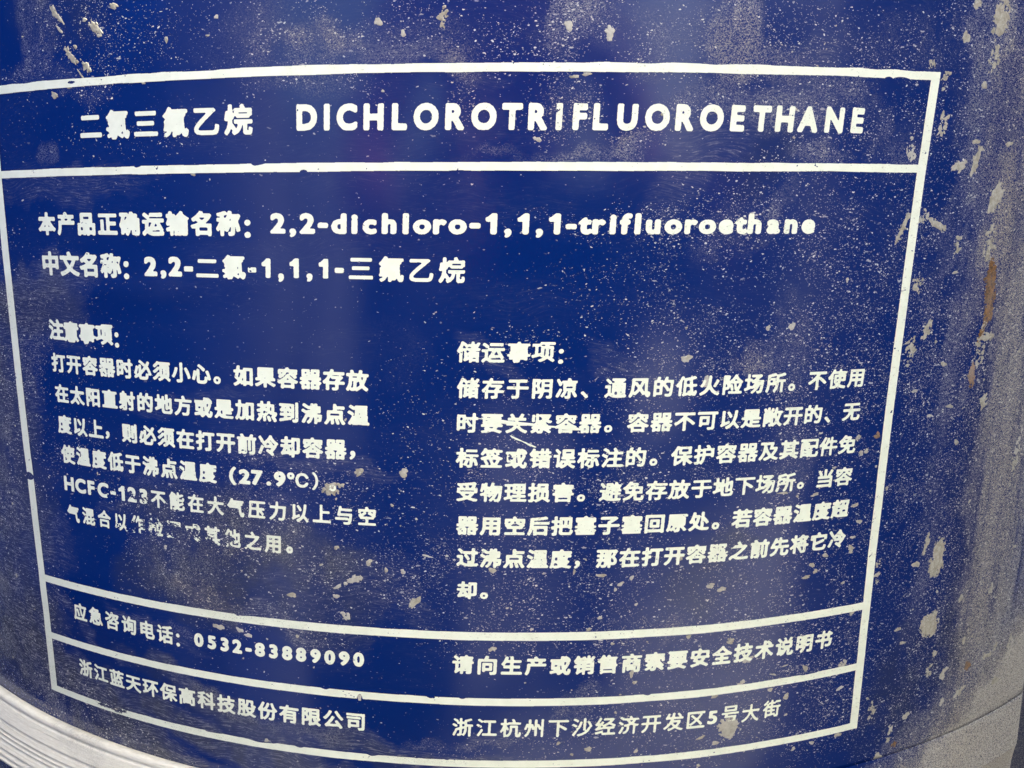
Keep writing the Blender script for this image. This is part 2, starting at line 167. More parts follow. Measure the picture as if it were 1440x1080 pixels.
DUST_AND_REFLECTION = [
    ('f', -0.4056, 0.1516, 0.0237, 0.04, 0.0, 0.45), ('g', -0.3466, 0.1471, 0.0595, 0.0363, 0.0, 0.5), ('g', -0.2281, 0.1429, 0.097, 0.0296, 0.0, 0.25),  # first film patch is a grey reflection strip painted in as film
    ('f', -0.1824, 0.1314, 0.0568, 0.0245, 0.0, 0.18), ('g', -0.1489, 0.1329, 0.0328, 0.0136, 0.0, 0.8), ('f', -0.1491, 0.1305, 0.0383, 0.0146, 0.0, 0.4),
    ('g', -0.0643, 0.1388, 0.1149, 0.0238, 0.0, 0.38), ('f', -0.0851, 0.1294, 0.0629, 0.0192, 0.0, 0.2), ('g', -0.164, 0.1062, 0.0336, 0.0099, 0.0, 0.6),
    ('g', -0.0387, 0.1012, 0.0124, 0.0219, 0.0, 0.8), ('g', -0.1176, 0.1015, 0.0269, 0.0099, 0.0, 0.5), ('f', -0.1558, 0.1036, 0.0334, 0.0149, 0.0, 0.3),
    ('g', 0.0313, 0.0813, 0.0219, 0.0198, 0.0, 0.95), ('t', 0.0313, 0.0813, 0.0156, 0.0148, 0.0, 0.5), ('f', 0.0376, 0.1442, 0.0173, 0.0213, 0.0, 0.5),
    ('g', 0.0375, 0.1489, 0.0153, 0.0188, 0.0, 0.8), ('g', 0.033, 0.1227, 0.018, 0.0134, 0.0, 0.9), ('f', 0.079, 0.1357, 0.0625, 0.0239, 0.0, 0.25),
    ('g', 0.0896, 0.1312, 0.0949, 0.024, 0.0, 0.55), ('f', 0.1642, 0.1388, 0.0221, 0.0291, 0.0, 0.6), ('g', 0.1646, 0.134, 0.0332, 0.0292, 0.0, 0.6),
    ('g', 0.1456, 0.0888, 0.0387, 0.015, 20.0, 0.8), ('f', 0.1678, 0.0895, 0.0566, 0.0176, 0.0, 0.35), ('f', 0.2146, 0.0861, 0.0358, 0.0256, 0.0, 0.35),
    ('g', 0.2141, 0.0912, 0.0719, 0.0204, 0.0, 0.6), ('g', 0.2457, 0.1384, 0.0741, 0.0299, 0.0, 0.5), ('g', 0.2365, 0.0493, 0.0249, 0.0074, 10.0, 0.95),
    ('f', 0.2427, 0.0495, 0.0289, 0.0085, 0.0, 0.5), ('g', 0.2153, 0.0125, 0.0429, 0.0119, 50.0, 0.8), ('f', 0.2153, 0.0125, 0.0368, 0.0086, 50.0, 0.4),
    ('f', 0.0717, 0.0508, 0.0454, 0.0061, 0.0, 0.45), ('t', 0.0875, 0.0572, 0.0268, 0.004, 0.0, 0.6), ('f', 0.0294, 0.0513, 0.0687, 0.0071, 0.0, 0.35),
    ('g', 0.093, 0.0548, 0.0323, 0.0071, 0.0, 0.6), ('g', 0.0976, 0.011, 0.0219, 0.0073, 0.0, 0.7), ('g', 0.0681, 0.0002, 0.0652, 0.0073, 0.0, 0.45),
    ('g', 0.1516, -0.0043, 0.0692, 0.0214, 0.0, 0.4), ('g', 0.075, -0.038, 0.0496, 0.0097, 0.0, 0.45), ('g', 0.0978, -0.0532, 0.0732, 0.0328, 0.0, 0.15),
    ('g', 0.1853, 0.0121, 0.0593, 0.0267, 0.0, 0.5), ('g', 0.157, -0.0868, 0.0595, 0.0283, 0.0, 0.4), ('f', 0.1577, -0.0096, 0.0347, 0.0215, 0.0, 0.15),
    ('g', 0.1959, -0.1059, 0.0211, 0.0139, 0.0, 1.0), ('t', 0.1959, -0.1059, 0.0186, 0.0116, 0.0, 0.5), ('f', 0.1959, -0.1059, 0.0224, 0.0139, 0.0, 0.6),
    ('g', 0.1585, -0.1097, 0.0179, 0.0138, 0.0, 0.8), ('g', 0.2224, -0.1349, 0.0194, 0.0119, 0.0, 0.8), ('g', 0.1549, -0.1953, 0.0135, 0.0122, 0.0, 0.9),
    ('g', 0.0842, -0.1345, 0.0343, 0.0144, 0.0, 0.6), ('g', 0.1766, -0.1962, 0.0125, 0.0098, 0.0, 0.9), ('g', 0.0859, -0.1784, 0.0232, 0.0148, 0.0, 0.6),
    ('g', 0.087, -0.2084, 0.0176, 0.0182, 0.0, 0.7), ('g', 0.099, -0.2147, 0.0355, 0.0365, 0.0, 0.4), ('g', 0.0356, -0.2382, 0.0232, 0.011, 0.0, 0.6),
    ('g', 0.0289, -0.1929, 0.0343, 0.0083, 0.0, 0.7), ('g', 0.1872, -0.256, 0.0323, 0.0141, -10.0, 0.95), ('k', 0.1875, -0.2611, 0.0259, 0.0115, -10.0, 0.6),
    ('g', 0.1539, -0.2794, 0.0251, 0.0116, 0.0, 0.8), ('g', 0.1701, -0.2869, 0.0128, 0.0195, 0.0, 0.8), ('g', 0.1475, -0.331, 0.0165, 0.0119, 0.0, 1.0),
    ('t', 0.1475, -0.331, 0.0152, 0.0119, 0.0, 0.4), ('f', 0.1462, -0.3309, 0.0152, 0.0119, 0.0, 0.4), ('g', 0.1991, -0.3286, 0.0335, 0.0202, 0.0, 0.5),
    ('g', 0.0131, -0.0866, 0.033, 0.0111, 0.0, 0.4), ('s', -0.0116, -0.098, 0.0387, 0.0089, -35.0, 0.5), ('s', 0.1002, -0.1089, 0.0343, 0.0114, -35.0, 0.5),
    ('f', 0.2251, -0.0938, 0.0167, 0.0407, 0.0, 0.25), ('f', 0.2401, -0.1843, 0.0175, 0.0373, 0.0, 0.2), ('g', -0.0103, -0.2947, 0.1072, 0.0445, 0.0, 0.42),
    ('g', 0.0784, -0.2952, 0.1218, 0.0511, 0.0, 0.45), ('g', -0.0936, -0.2978, 0.0854, 0.0385, 0.0, 0.3), ('g', -0.0451, -0.1556, 0.0683, 0.0524, 0.0, 0.14),
    ('g', 0.0227, -0.1663, 0.1146, 0.082, 0.0, 0.2), ('g', -0.0338, -0.1877, 0.0171, 0.0071, 0.0, 0.8), ('t', -0.031, -0.1876, 0.0114, 0.0048, 0.0, 0.5),
    ('g', 0.0497, -0.3398, 0.0971, 0.0197, 0.0, 0.4), ('g', 0.0214, -0.4407, 0.0744, 0.0167, 0.0, 0.5), ('g', 0.1763, -0.3804, 0.1076, 0.0827, 0.0, 0.38),
    ('g', 0.0825, -0.4146, 0.0374, 0.0138, 0.0, 0.4), ('f', 0.0637, -0.407, 0.0148, 0.0205, 0.0, 0.35), ('g', 0.167, -0.4421, 0.0672, 0.0143, 0.0, 0.5),
    ('f', 0.1786, -0.4152, 0.0675, 0.0422, 0.0, 0.12), ('g', 0.2825, -0.3945, 0.054, 0.0797, 0.0, 0.75), ('g', 0.3011, -0.2271, 0.0922, 0.1714, 0.0, 0.55),
    ('g', 0.3069, 0.0138, 0.0938, 0.1458, 0.0, 0.5), ('g', 0.3963, -0.1066, 0.0632, 0.3666, 0.0, 0.9), ('g', 0.48, -0.1795, 0.0582, 0.4155, 0.0, 1.0),
    ('f', 0.4153, 0.0738, 0.0446, 0.1481, 0.0, 0.3), ('f', 0.4917, -0.1808, 0.0432, 0.372, 0.0, 0.42), ('f', 0.5557, -0.3797, 0.0642, 0.2114, 0.0, 0.6),
    ('f', 0.529, -0.4368, 0.0906, 0.0968, 0.0, 0.6), ('f', 0.5387, -0.532, 0.1797, 0.066, 0.0, 1.0), ('f', 0.6091, -0.5059, 0.1015, 0.1621, 0.0, 1.0),
    ('t', 0.5544, -0.5378, 0.1526, 0.0673, 0.0, 0.6), ('g', 0.4816, -0.4471, 0.1191, 0.0765, 0.0, 1.0), ('f', 0.4367, 0.0158, 0.0191, 0.0961, -8.0, 0.3),
    ('f', 0.3381, 0.1451, 0.0883, 0.0309, 0.0, 0.15), ('g', 0.2056, -0.0876, 0.1015, 0.1153, 0.0, 0.42), ('s', -0.436, -0.051, 0.0748, 0.0163, 12.0, 0.9),
    ('f', -0.4269, -0.0538, 0.0779, 0.0188, 10.0, 0.2), ('s', -0.4312, -0.0791, 0.059, 0.0383, 20.0, 0.5), ('s', -0.3868, 0.0306, 0.0948, 0.0173, 0.0, 0.5),
    ('f', -0.3616, 0.0361, 0.0476, 0.0113, 0.0, 0.12), ('g', -0.3913, 0.1097, 0.0671, 0.012, 0.0, 0.45), ('f', -0.3911, 0.1108, 0.067, 0.012, 0.0, 0.25),
    ('g', -0.3271, 0.0688, 0.0735, 0.0163, 0.0, 0.2), ('f', -0.4031, 0.0625, 0.0121, 0.0091, 20.0, 0.4), ('s', -0.489, -0.1358, 0.0473, 0.1038, 0.0, 0.6),
    ('g', -0.4804, -0.1216, 0.0458, 0.109, 0.0, 0.5), ('g', -0.5102, -0.2078, 0.0334, 0.0442, 0.0, 0.6), ('f', -0.5175, -0.2125, 0.0263, 0.0446, 0.0, 0.25),
    ('s', -0.5023, -0.2864, 0.0787, 0.0386, -20.0, 0.8), ('s', -0.5386, -0.3951, 0.0938, 0.0855, -40.0, 0.8), ('g', -0.5274, -0.345, 0.0724, 0.1481, 0.0, 0.5),
    ('f', -0.5534, -0.3673, 0.0281, 0.017, 0.0, 0.5), ('s', -0.4404, -0.4459, 0.3072, 0.0277, -24.0, 1.0), ('g', -0.5055, -0.4903, 0.2651, 0.03, -24.0, 0.7),
    ('g', -0.404, -0.4745, 0.1669, 0.0162, -24.0, 0.7), ('f', -0.4688, -0.4863, 0.2911, 0.0154, -25.0, 0.45), ('s', -0.2526, -0.4639, 0.1567, 0.0193, -12.0, 0.9),
    ('s', -0.272, -0.4242, 0.1012, 0.0102, -20.0, 0.8), ('f', -0.2498, -0.4236, 0.1131, 0.0072, -15.0, 0.35), ('f', -0.1874, -0.4348, 0.1111, 0.0064, -10.0, 0.3),
    ('s', -0.1348, -0.4422, 0.1054, 0.0099, -8.0, 0.6), ('s', -0.0967, -0.4539, 0.1295, 0.0071, -3.0, 0.8), ('f', -0.0464, -0.4352, 0.0684, 0.0056, 6.0, 0.3),
    ('s', -0.0095, -0.4237, 0.0368, 0.0055, 10.0, 0.6), ('g', -0.3876, -0.1524, 0.0537, 0.1179, 0.0, 0.1), ('g', -0.238, -0.2557, 0.1127, 0.0221, -8.0, 0.9),
    ('f', -0.238, -0.2557, 0.1127, 0.0234, -8.0, 0.22), ('g', -0.3069, -0.3009, 0.0551, 0.0344, 0.0, 1.0), ('f', -0.2991, -0.2998, 0.0543, 0.0343, 0.0, 0.3),
    ('t', -0.271, -0.3193, 0.0445, 0.0164, 0.0, 0.7), ('g', -0.2719, -0.3296, 0.075, 0.0138, -12.0, 0.9), ('s', -0.2434, -0.3322, 0.0938, 0.0109, -14.0, 0.9),
    ('s', -0.1743, -0.2976, 0.0781, 0.0522, -70.0, 0.35), ('f', -0.1925, -0.2735, 0.0724, 0.0453, 0.0, 0.12), ('g', -0.1664, -0.2648, 0.1028, 0.051, 0.0, 0.45),
    ('f', -0.2562, -0.2224, 0.0852, 0.0128, -8.0, 0.2), ('t', -0.2603, -0.2745, 0.0431, 0.0106, 0.0, 0.5), ('g', -0.1824, -0.3313, 0.0329, 0.0174, 0.0, 0.7),
    ('s', -0.1057, -0.2986, 0.0305, 0.045, 60.0, 0.5), ('s', -0.1756, -0.1909, 0.1014, 0.0098, -4.0, 0.6), ('g', -0.1891, -0.2102, 0.1037, 0.0248, 0.0, 0.4),
    ('s', -0.2776, -0.1433, 0.0642, 0.0086, 15.0, 0.4), ('s', -0.3472, -0.2329, 0.0501, 0.0081, 30.0, 0.4), ('g', -0.414, -0.2082, 0.0585, 0.0138, 0.0, 0.5),
    ('g', -0.4188, -0.5105, 0.0645, 0.0251, 0.0, 0.5), ('s', -0.4202, -0.3797, 0.0624, 0.0062, -25.0, 0.8), ('f', -0.3046, -0.3592, 0.0158, 0.0071, 0.0, 0.4),
    ('s', -0.3369, -0.3617, 0.0596, 0.0065, -14.0, 0.7), ('f', -0.0897, -0.0995, 0.0283, 0.0225, 0.0, 0.04), ('f', 0.4583, 0.0162, 0.0183, 0.1962, 0.0, 0.45),
    ('f', 0.544, -0.3063, 0.0325, 0.2154, -4.0, 0.85), ('f', 0.404, 0.1509, 0.0134, 0.0478, 0.0, 0.5), ('t', 0.4381, 0.075, 0.0378, 0.15, 0.0, 0.5),
    ('f', 0.4263, -0.0024, 0.0149, 0.0362, -5.0, 0.6), ('f', 0.4009, -0.1324, 0.0145, 0.1307, -8.0, 0.25), ('f', 0.3944, -0.3071, 0.015, 0.0876, -8.0, 0.2),
    ('d', -0.4423, -0.4582, 0.3053, 0.0329, -24.0, 0.95), ('d', -0.5425, -0.4123, 0.0959, 0.0781, -40.0, 0.8), ('d', -0.5087, -0.2291, 0.0586, 0.1653, 0.0, 0.6),
    ('d', -0.4488, -0.0673, 0.0727, 0.0321, 0.0, 0.5), ('d', -0.2526, -0.4639, 0.1567, 0.0163, -12.0, 0.85), ('d', -0.2723, -0.4278, 0.1178, 0.0147, -20.0, 0.6),
    ('d', -0.1874, -0.4348, 0.1039, 0.01, -10.0, 0.5), ('d', -0.0968, -0.4582, 0.0769, 0.0113, -3.0, 0.5), ('d', -0.2382, -0.2589, 0.1129, 0.0325, -8.0, 0.75),
    ('d', -0.2927, -0.3123, 0.0854, 0.0344, 0.0, 0.8), ('d', -0.1811, -0.3048, 0.0722, 0.0526, 0.0, 0.45), ('d', -0.375, 0.1624, 0.0633, 0.0312, 0.0, 0.4),
    ('d', 0.485, -0.2507, 0.0603, 0.3063, 0.0, 0.4), ('d', 0.4578, -0.4404, 0.1227, 0.0914, 0.0, 0.6), ('d', 0.1574, -0.286, 0.0379, 0.0323, 0.0, 0.4),
    ('d', 0.1874, -0.2592, 0.0258, 0.0128, 0.0, 0.5), ('d', 0.1945, 0.044, 0.0414, 0.0209, 40.0, 0.35), ('g', 0.4538, -0.11, 0.0419, 0.3848, 0.0, 1.0),
    ('f', 0.4644, -0.1107, 0.0236, 0.3887, 0.0, 0.45), ('f', 0.3968, 0.1009, 0.0184, 0.0826, 4.0, 0.45), ('f', 0.405, -0.057, 0.0108, 0.0993, -8.0, 0.35),
    ('f', 0.3699, -0.0027, 0.0114, 0.0701, -10.0, 0.25), ('f', 0.5013, -0.196, 0.0247, 0.1915, -4.0, 0.7), ('f', 0.5213, -0.3787, 0.0362, 0.1521, -8.0, 0.7),
    ('t', 0.4688, -0.1783, 0.0678, 0.3631, 0.0, 0.4), ('f', -0.0438, 0.1148, 0.0206, 0.0068, 0.0, 0.4), ('f', -0.0853, 0.1198, 0.0631, 0.0087, 0.0, 0.3),
    ('f', 0.1825, 0.1201, 0.034, 0.0079, 0.0, 0.4), ('f', 0.2685, 0.104, 0.0257, 0.0154, 0.0, 0.35), ('f', 0.3065, 0.0688, 0.0278, 0.0322, 10.0, 0.3),
    ('t', -0.1491, 0.1305, 0.0383, 0.0146, 0.0, 0.5), ('t', 0.1708, 0.1245, 0.0448, 0.0245, 0.0, 0.35), ('t', -0.0387, 0.1051, 0.0207, 0.0243, 0.0, 0.5),
    ('s', -0.1063, 0.1248, 0.0963, 0.0116, -8.0, 0.5), ('s', 0.1747, 0.0745, 0.1043, 0.0204, 40.0, 0.5),
]
WEAR = [
    (-0.3072, -0.2647, 0.0625, 0.0114, 0.68), (-0.3002, -0.2711, 0.0461, 0.0061, 0.7), (-0.2923, -0.2667, 0.0241, 0.012, 0.78),
    (-0.3309, -0.2674, 0.0114, 0.0082, 0.6), (-0.2528, -0.2684, 0.0283, 0.0092, 0.6), (-0.3395, -0.2365, 0.0295, 0.0081, 0.4),
    (-0.36, -0.2015, 0.0025, 0.002, 0.3), (-0.3713, -0.2381, 0.007, 0.0055, 0.7), (0.1948, -0.1076, 0.0161, 0.0081, 0.22),
    (0.1748, -0.2616, 0.0217, 0.0089, 0.4), (0.2018, -0.1956, 0.0077, 0.0074, 0.25), (0.2747, -0.1866, 0.0085, 0.0076, 0.3),
    (0.0002, -0.1782, 0.0113, 0.0047, 0.15), (-0.3316, -0.2375, 0.0161, 0.0054, 0.3), (0.0261, 0.0812, 0.0073, 0.0119, 0.35),
    (-0.3474, -0.036, 0.0235, 0.0083, 0.1), (-0.4786, -0.2378, 0.007, 0.0037, 2.5), (-0.1605, 0.039, 0.0029, 0.0016, 2.5),
    (0.3056, 0.1156, 0.0082, 0.0016, 2.5), (0.2934, 0.1153, 0.004, 0.0015, 2.0), (-0.1297, -0.4027, 0.0026, 0.0055, 2.0),
    (-0.0869, 0.0392, 0.014, 0.0008, 2.0), (-0.0389, 0.0399, 0.0106, 0.0007, 2.0), (-0.2644, 0.1157, 0.0019, 0.002, 2.0),
    (-0.3669, 0.1106, 0.0039, 0.0011, 1.6), (-0.3419, -0.3316, 0.0025, 0.0014, 1.5), (-0.3925, -0.4596, 0.0196, 0.004, 0.8),
    (-0.01, -0.3431, 0.012, 0.0013, 1.5), (0.3264, 0.0141, 0.0022, 0.0056, 0.6), (0.2427, 0.0495, 0.0163, 0.0027, 0.35),
]
EDGE_DEG = 31.0
EDGE_TH = 0.601
NB_R = (1.75 * R, 1.05 * R, 0)
ADDED_L = (-1.75 * R, -1.45 * R, 0)  # unseen drum, added so the left of the enamel reflects dark
ADDED_C = (-.95, -1.50, 0)  # added out of view to fill a bright gap in the left reflection
ADDED_B = (1.02, -1.50, 0)  # unseen, added to cover the far lit ground in the reflection
ADDED_F = (2.10 * R, -1.25 * R, 0)  # added out of view: blocks the sun from the face, darkens right reflections

rng = np.random.default_rng(11)

# ---------------------------------------------------------------- numpy noise
_lat = np.random.default_rng(5).random((256, 256)).astype(np.float32)
def vnoise(x, y, seed=0):
    x = x + seed * 17.31; y = y + seed * 9.77
    xi = np.floor(x).astype(np.int64); yi = np.floor(y).astype(np.int64)
    fx = (x - xi).astype(np.float32); fy = (y - yi).astype(np.float32)
    fx = fx * fx * (3 - 2 * fx); fy = fy * fy * (3 - 2 * fy)
    a = _lat[xi & 255, yi & 255]; b = _lat[(xi + 1) & 255, yi & 255]
    c = _lat[xi & 255, (yi + 1) & 255]; d = _lat[(xi + 1) & 255, (yi + 1) & 255]
    return (a * (1 - fx) + b * fx) * (1 - fy) + (c * (1 - fx) + d * fx) * fy
def fbm(x, y, o=4, seed=0):
    s = 0; a = 0.5; n = 0
    for k in range(o):
        s = s + a * vnoise(x * 2 ** k, y * 2 ** k, seed + k * 3); n += a; a *= 0.5
    return s / n

# ---------------------------------------------------------------- the drum surface
EDGE_AZ = math.radians(EDGE_DEG)  # where the dented side turns away from the camera
_P = np.array([math.sin(EDGE_TH), -math.cos(EDGE_TH)])
_U = np.array([math.sin(EDGE_AZ), math.cos(EDGE_AZ)])       # direction of the flattened side
_N = np.array([_U[1], -_U[0]])                              # outward normal of the flat
def radius(th, z, r):
    """radius r (drum radii) made dented: waviness plus the flattened side on the right"""
    r = r + 0.0011 * (fbm(th * 5, z * 5, 3, 2) - 0.5) + 0.00016 * (fbm(th * 40, z * 40, 2, 4) - .5)
    x = r * np.sin(th); y = -r * np.cos(th)
    s = (x - _P[0]) * _N[0] + (y - _P[1]) * _N[1]
    over = np.maximum(s + 0.002, 0)
    lim = 0.004 * (1 - np.exp(-over / 0.004)) * 1.0
    ds = over - lim
    side = (np.abs(th) < 1.9) & (th > 0)
    ds = np.where(side, ds, 0)
    return x - ds * _N[0], y - ds * _N[1]
def place(th, z, r):
    """drum coordinates to metres, relative to the drum's base on the ground"""
    x, y = radius(th, z, r)
    return np.stack([x * R, y * R, ZC + z * R], -1)

# ---------------------------------------------------------------- dirt fields sampled on the surface
def dirt(th, z):
    f = {k: np.zeros(th.shape, np.float32) for k in 'fgstkd'}
    wx = (fbm(th * 26, z * 26, 3, 1) - .5) * 0.08
    wz = (fbm(th * 26, z * 26, 3, 8) - .5) * 0.08
    wx2 = (fbm(th * 110, z * 110, 3, 21) - .5) * 0.016
    wz2 = (fbm(th * 110, z * 110, 3, 28) - .5) * 0.016
    X = th + wx + wx2; Y = z + wz + wz2
    X = th * .5 + X * .5; Y = z * .5 + Y * .5
    for ch, ct, cz, a, b, an, s in DUST_AND_REFLECTION:
        m = 1.5 * max(a, b) + .03
        if ct < th.min() - m or ct > th.max() + m: continue
        c, q = math.cos(math.radians(an)), math.sin(math.radians(an))
        # ellipse axes measured before rotation
        u = ((X - ct) * c + (Y - cz) * q) / a; v = (-(X - ct) * q + (Y - cz) * c) / b
        d = u * u + v * v
        w = s * np.clip(1.35 - d, 0, 1) ** .8 if ch != 'g' else s * np.exp(-d * d * .7)
        f[ch] = 1 - (1 - f[ch]) * (1 - np.clip(w, 0, 1))
    ng = fbm(th * 50, z * 50, 4, 33); nf = fbm(th * 70, z * 40, 4, 40)
    run = fbm(th * 120, z * 14, 4, 52)              # runs down the drum
    right = np.clip((th - .36) / .12, 0, 1)
    f['g'] = np.clip(f['g'] * (np.clip(1.9 * (ng - .16), 0, 1.3) * .80 * (1 - right) + (.75 + .5 * (run - .4)) * right) * .74, 0, 1)
    f['f'] = np.clip(f['f'] * (np.clip(.1 + 1.6 * (nf - .2), 0, 1.2) * .72 * (1 - right) + np.clip(.35 + 1.9 * (run - .28), 0, 1.4) * 1.2 * right), 0, 1)
    f['d'] = np.clip(f['d'] * np.clip(.4 + 1.3 * (nf - .2), 0, 1.1), 0, 1)
    # the whole drum: light dusting everywhere, heavier on the far side away from the cleaned print
    far = np.clip((np.abs(th) - .55) / .4, 0, 1)
    f['g'] = np.maximum(f['g'], .010 + .7 * far)
    f['f'] = np.maximum(f['f'], .45 * far)
    f['s'] = np.maximum(f['s'], .13 * np.clip(2.2 * (fbm(th * 9, z * 30, 3, 71) - .38), 0, 1))
    low = np.clip((-.490 - z + .62 * (th - .36) + .05 * (fbm(th * 60, z * 60, 4, 60) - .5)) / .07, 0, 1) * np.clip((th - .22) / .12, 0, 1)
    low = np.where(th > .8, 0, low); f['t'] = np.maximum(f['t'], low * .5); f['d'] = np.maximum(f['d'], low * .7)
    f['f'] = np.maximum(f['f'], low * .95)
    f['g'] = np.maximum(f['g'], low * .9)
    return f

# ---------------------------------------------------------------- node helpers
def node(nt, kind, ins=None, **props):
    n = nt.nodes.new(kind)
    for k, v in props.items(): setattr(n, k, v)
    for k, v in (ins or {}).items():
        if hasattr(v, 'is_output') or hasattr(v, 'links'): nt.links.new(v, n.inputs[k])
        else: n.inputs[k].default_value = v
    return n
def mth(nt, op, a, b=None, c=None, clamp=False):
    n = nt.nodes.new('ShaderNodeMath'); n.operation = op; n.use_clamp = clamp
    for i, v in enumerate((a, b, c)):
        if v is None: continue
        if hasattr(v, 'links'): nt.links.new(v, n.inputs[i])
        else: n.inputs[i].default_value = v
    return n.outputs[0]
def smooth(nt, v, lo, hi, a=0.0, b=1.0):
    n = node(nt, 'ShaderNodeMapRange', {0: v, 1: lo, 2: hi, 3: a, 4: b}, interpolation_type='SMOOTHSTEP')
    return n.outputs[0]
def mixc(nt, f, a, b):
    n = nt.nodes.new('ShaderNodeMix'); n.data_type = 'RGBA'
    for k, v in ((0, f), (6, a), (7, b)):
        if hasattr(v, 'links'): nt.links.new(v, n.inputs[k])
        elif k: n.inputs[k].default_value = (*v, 1)
        else: n.inputs[k].default_value = v
    return n.outputs[2]
def newmat(name):
    m = bpy.data.materials.new(name); m.use_nodes = True
    nt = m.node_tree; nt.nodes.clear()
    out = nt.nodes.new('ShaderNodeOutputMaterial'); p = nt.nodes.new('ShaderNodeBsdfPrincipled')
    nt.links.new(p.outputs[0], out.inputs[0])
    return m, nt, p
def noise(nt, vec, scale, detail=4, rough=.55, dist=0.0):
    return node(nt, 'ShaderNodeTexNoise', {'Vector': vec, 'Scale': scale, 'Detail': detail, 'Roughness': rough, 'Distortion': dist}).outputs[0]
def mapping(nt, vec, rot=(0, 0, 0), scale=(1, 1, 1), loc=(0, 0, 0)):
    return node(nt, 'ShaderNodeMapping', {'Vector': vec, 'Rotation': rot, 'Scale': scale, 'Location': loc}).outputs[0]

def dirty(name, base, gloss, dust_gain=1.0, print_like=False, base_var=None):
    """a painted surface with dust grains, film, rubbed smears and rust; UV is in centimetres on the surface"""
    m, nt, p = newmat(name)
    uv = node(nt, 'ShaderNodeUVMap', uv_map='surface').outputs[0]
    att = node(nt, 'ShaderNodeAttribute', attribute_name='dirt')
    sep = node(nt, 'ShaderNodeSeparateColor', {0: att.outputs['Color']})
    film, grit, smear = sep.outputs[0], sep.outputs[1], sep.outputs[2]
    att2 = node(nt, 'ShaderNodeAttribute', attribute_name='tint')
    sep2 = node(nt, 'ShaderNodeSeparateColor', {0: att2.outputs['Color']})
    tint, gap, grime = sep2.outputs[0], sep2.outputs[1], sep2.outputs[2]
    wob = node(nt, 'ShaderNodeTexNoise', {'Vector': uv, 'Scale': 9.0, 'Detail': 3.0})
    uvw = node(nt, 'ShaderNodeVectorMath', {0: uv, 1: node(nt, 'ShaderNodeVectorMath', {0: wob.outputs['Color'], 'Scale': .10}, operation='SCALE').outputs[0]}, operation='ADD').outputs[0]
    def grains(vec, scale, dens_gain, rmin, rvar):
        v = node(nt, 'ShaderNodeTexVoronoi', {'Vector': vec, 'Scale': scale, 'Randomness': 1.0})
        c = node(nt, 'ShaderNodeSeparateColor', {0: v.outputs['Color']})
        keep = smooth(nt, mth(nt, 'SUBTRACT', mth(nt, 'MULTIPLY', grit, dens_gain), c.outputs[0]), -.02, .02)
        rad = mth(nt, 'MULTIPLY_ADD', mth(nt, 'POWER', c.outputs[1], 2.2), rvar, rmin)
        dot = smooth(nt, mth(nt, 'SUBTRACT', rad, v.outputs['Distance']), -.07, .09)
        return mth(nt, 'MULTIPLY', mth(nt, 'MULTIPLY', keep, dot), mth(nt, 'MULTIPLY_ADD', c.outputs[2], .75, .25))
    g1 = grains(mapping(nt, uvw, (0, 0, .5), (1, 1.7, 1)), 17, .8, .12, .42)
    g2 = grains(mapping(nt, uvw, (0, 0, -.35), (1, 2.2, 1)), 31, .9, .16, .34)
    g3 = grains(mapping(nt, uvw, (0, 0, 1.1), (.8, 2.4, 1)), 6.5, .34, .06, .30)
    # irregular crusty fleck texture inside dense grit
    cr = noise(nt, mapping(nt, uvw, (0, 0, .4), (1, 1.5, 1)), 26, 5, .8, .4)
    dense = mth(nt, 'MULTIPLY_ADD', grit, .42, -.04)
    crust = smooth(nt, mth(nt, 'ADD', cr, dense), .80, .88)
    sc1 = smooth(nt, noise(nt, mapping(nt, uvw, (0, 0, -.85), (1.0, 8, 1)), 7, 4, .7), .60, .70)
    sc2 = smooth(nt, noise(nt, mapping(nt, uvw, (0, 0, .25), (1.0, 7, 1)), 9, 4, .7), .61, .71)
    scr = mth(nt, 'MULTIPLY', mth(nt, 'MAXIMUM', sc1, mth(nt, 'MULTIPLY', sc2, .8)), smooth(nt, grit, .22, .80, 0, .85))
    scr = mth(nt, 'MULTIPLY', scr, smooth(nt, cr, .40, .56, .15, 1.0))
    g1 = mth(nt, 'MAXIMUM', g1, scr)
    gr = mth(nt, 'MAXIMUM', mth(nt, 'MAXIMUM', g1, g2), mth(nt, 'MAXIMUM', g3, mth(nt, 'MULTIPLY', crust, .8)))
    # film: thin dry dust, mottled
    fn = noise(nt, uv, 7, 6, .65)
    fine = noise(nt, mapping(nt, uvw, (0, 0, .3), (1, 1.6, 1)), 30, 4, .7)
    fl = mth(nt, 'MULTIPLY', film, mth(nt, 'MULTIPLY_ADD', fn, .9, smooth(nt, fine, .46, .60, -.5, 1.15)), clamp=True)
    # smears: streaks along the rubbing direction
    sn = noise(nt, mapping(nt, node(nt, 'ShaderNodeVectorMath', {0: uv, 1: node(nt, 'ShaderNodeVectorMath', {0: node(nt, 'ShaderNodeTexNoise', {'Vector': uv, 'Scale': .55, 'Detail': 1.0}).outputs['Color'], 'Scale': 1.0}, operation='SCALE').outputs[0]}, operation='ADD').outputs[0], (0, 0, .12), (.7, 9, 1)), 3.6, 7, .78)
    ss = smooth(nt, sn, .46, .74)
    sb = noise(nt, uv, 5, 4, .6)
    sm = mth(nt, 'MULTIPLY', mth(nt, 'MULTIPLY', smear, ss), smooth(nt, sb, .3, .7, .25, 1.0))
    sm = mth(nt, 'MULTIPLY', mth(nt, 'ADD', sm, mth(nt, 'MULTIPLY', mth(nt, 'MULTIPLY', smear, fine), .10)), .95, clamp=True)
    gapm = mth(nt, 'SUBTRACT', 1.0, mth(nt, 'MULTIPLY', gap, smooth(nt, cr, .42, .6)))
    soft = mth(nt, 'MULTIPLY', mth(nt, 'MAXIMUM', fl, sm), dust_gain, clamp=True)
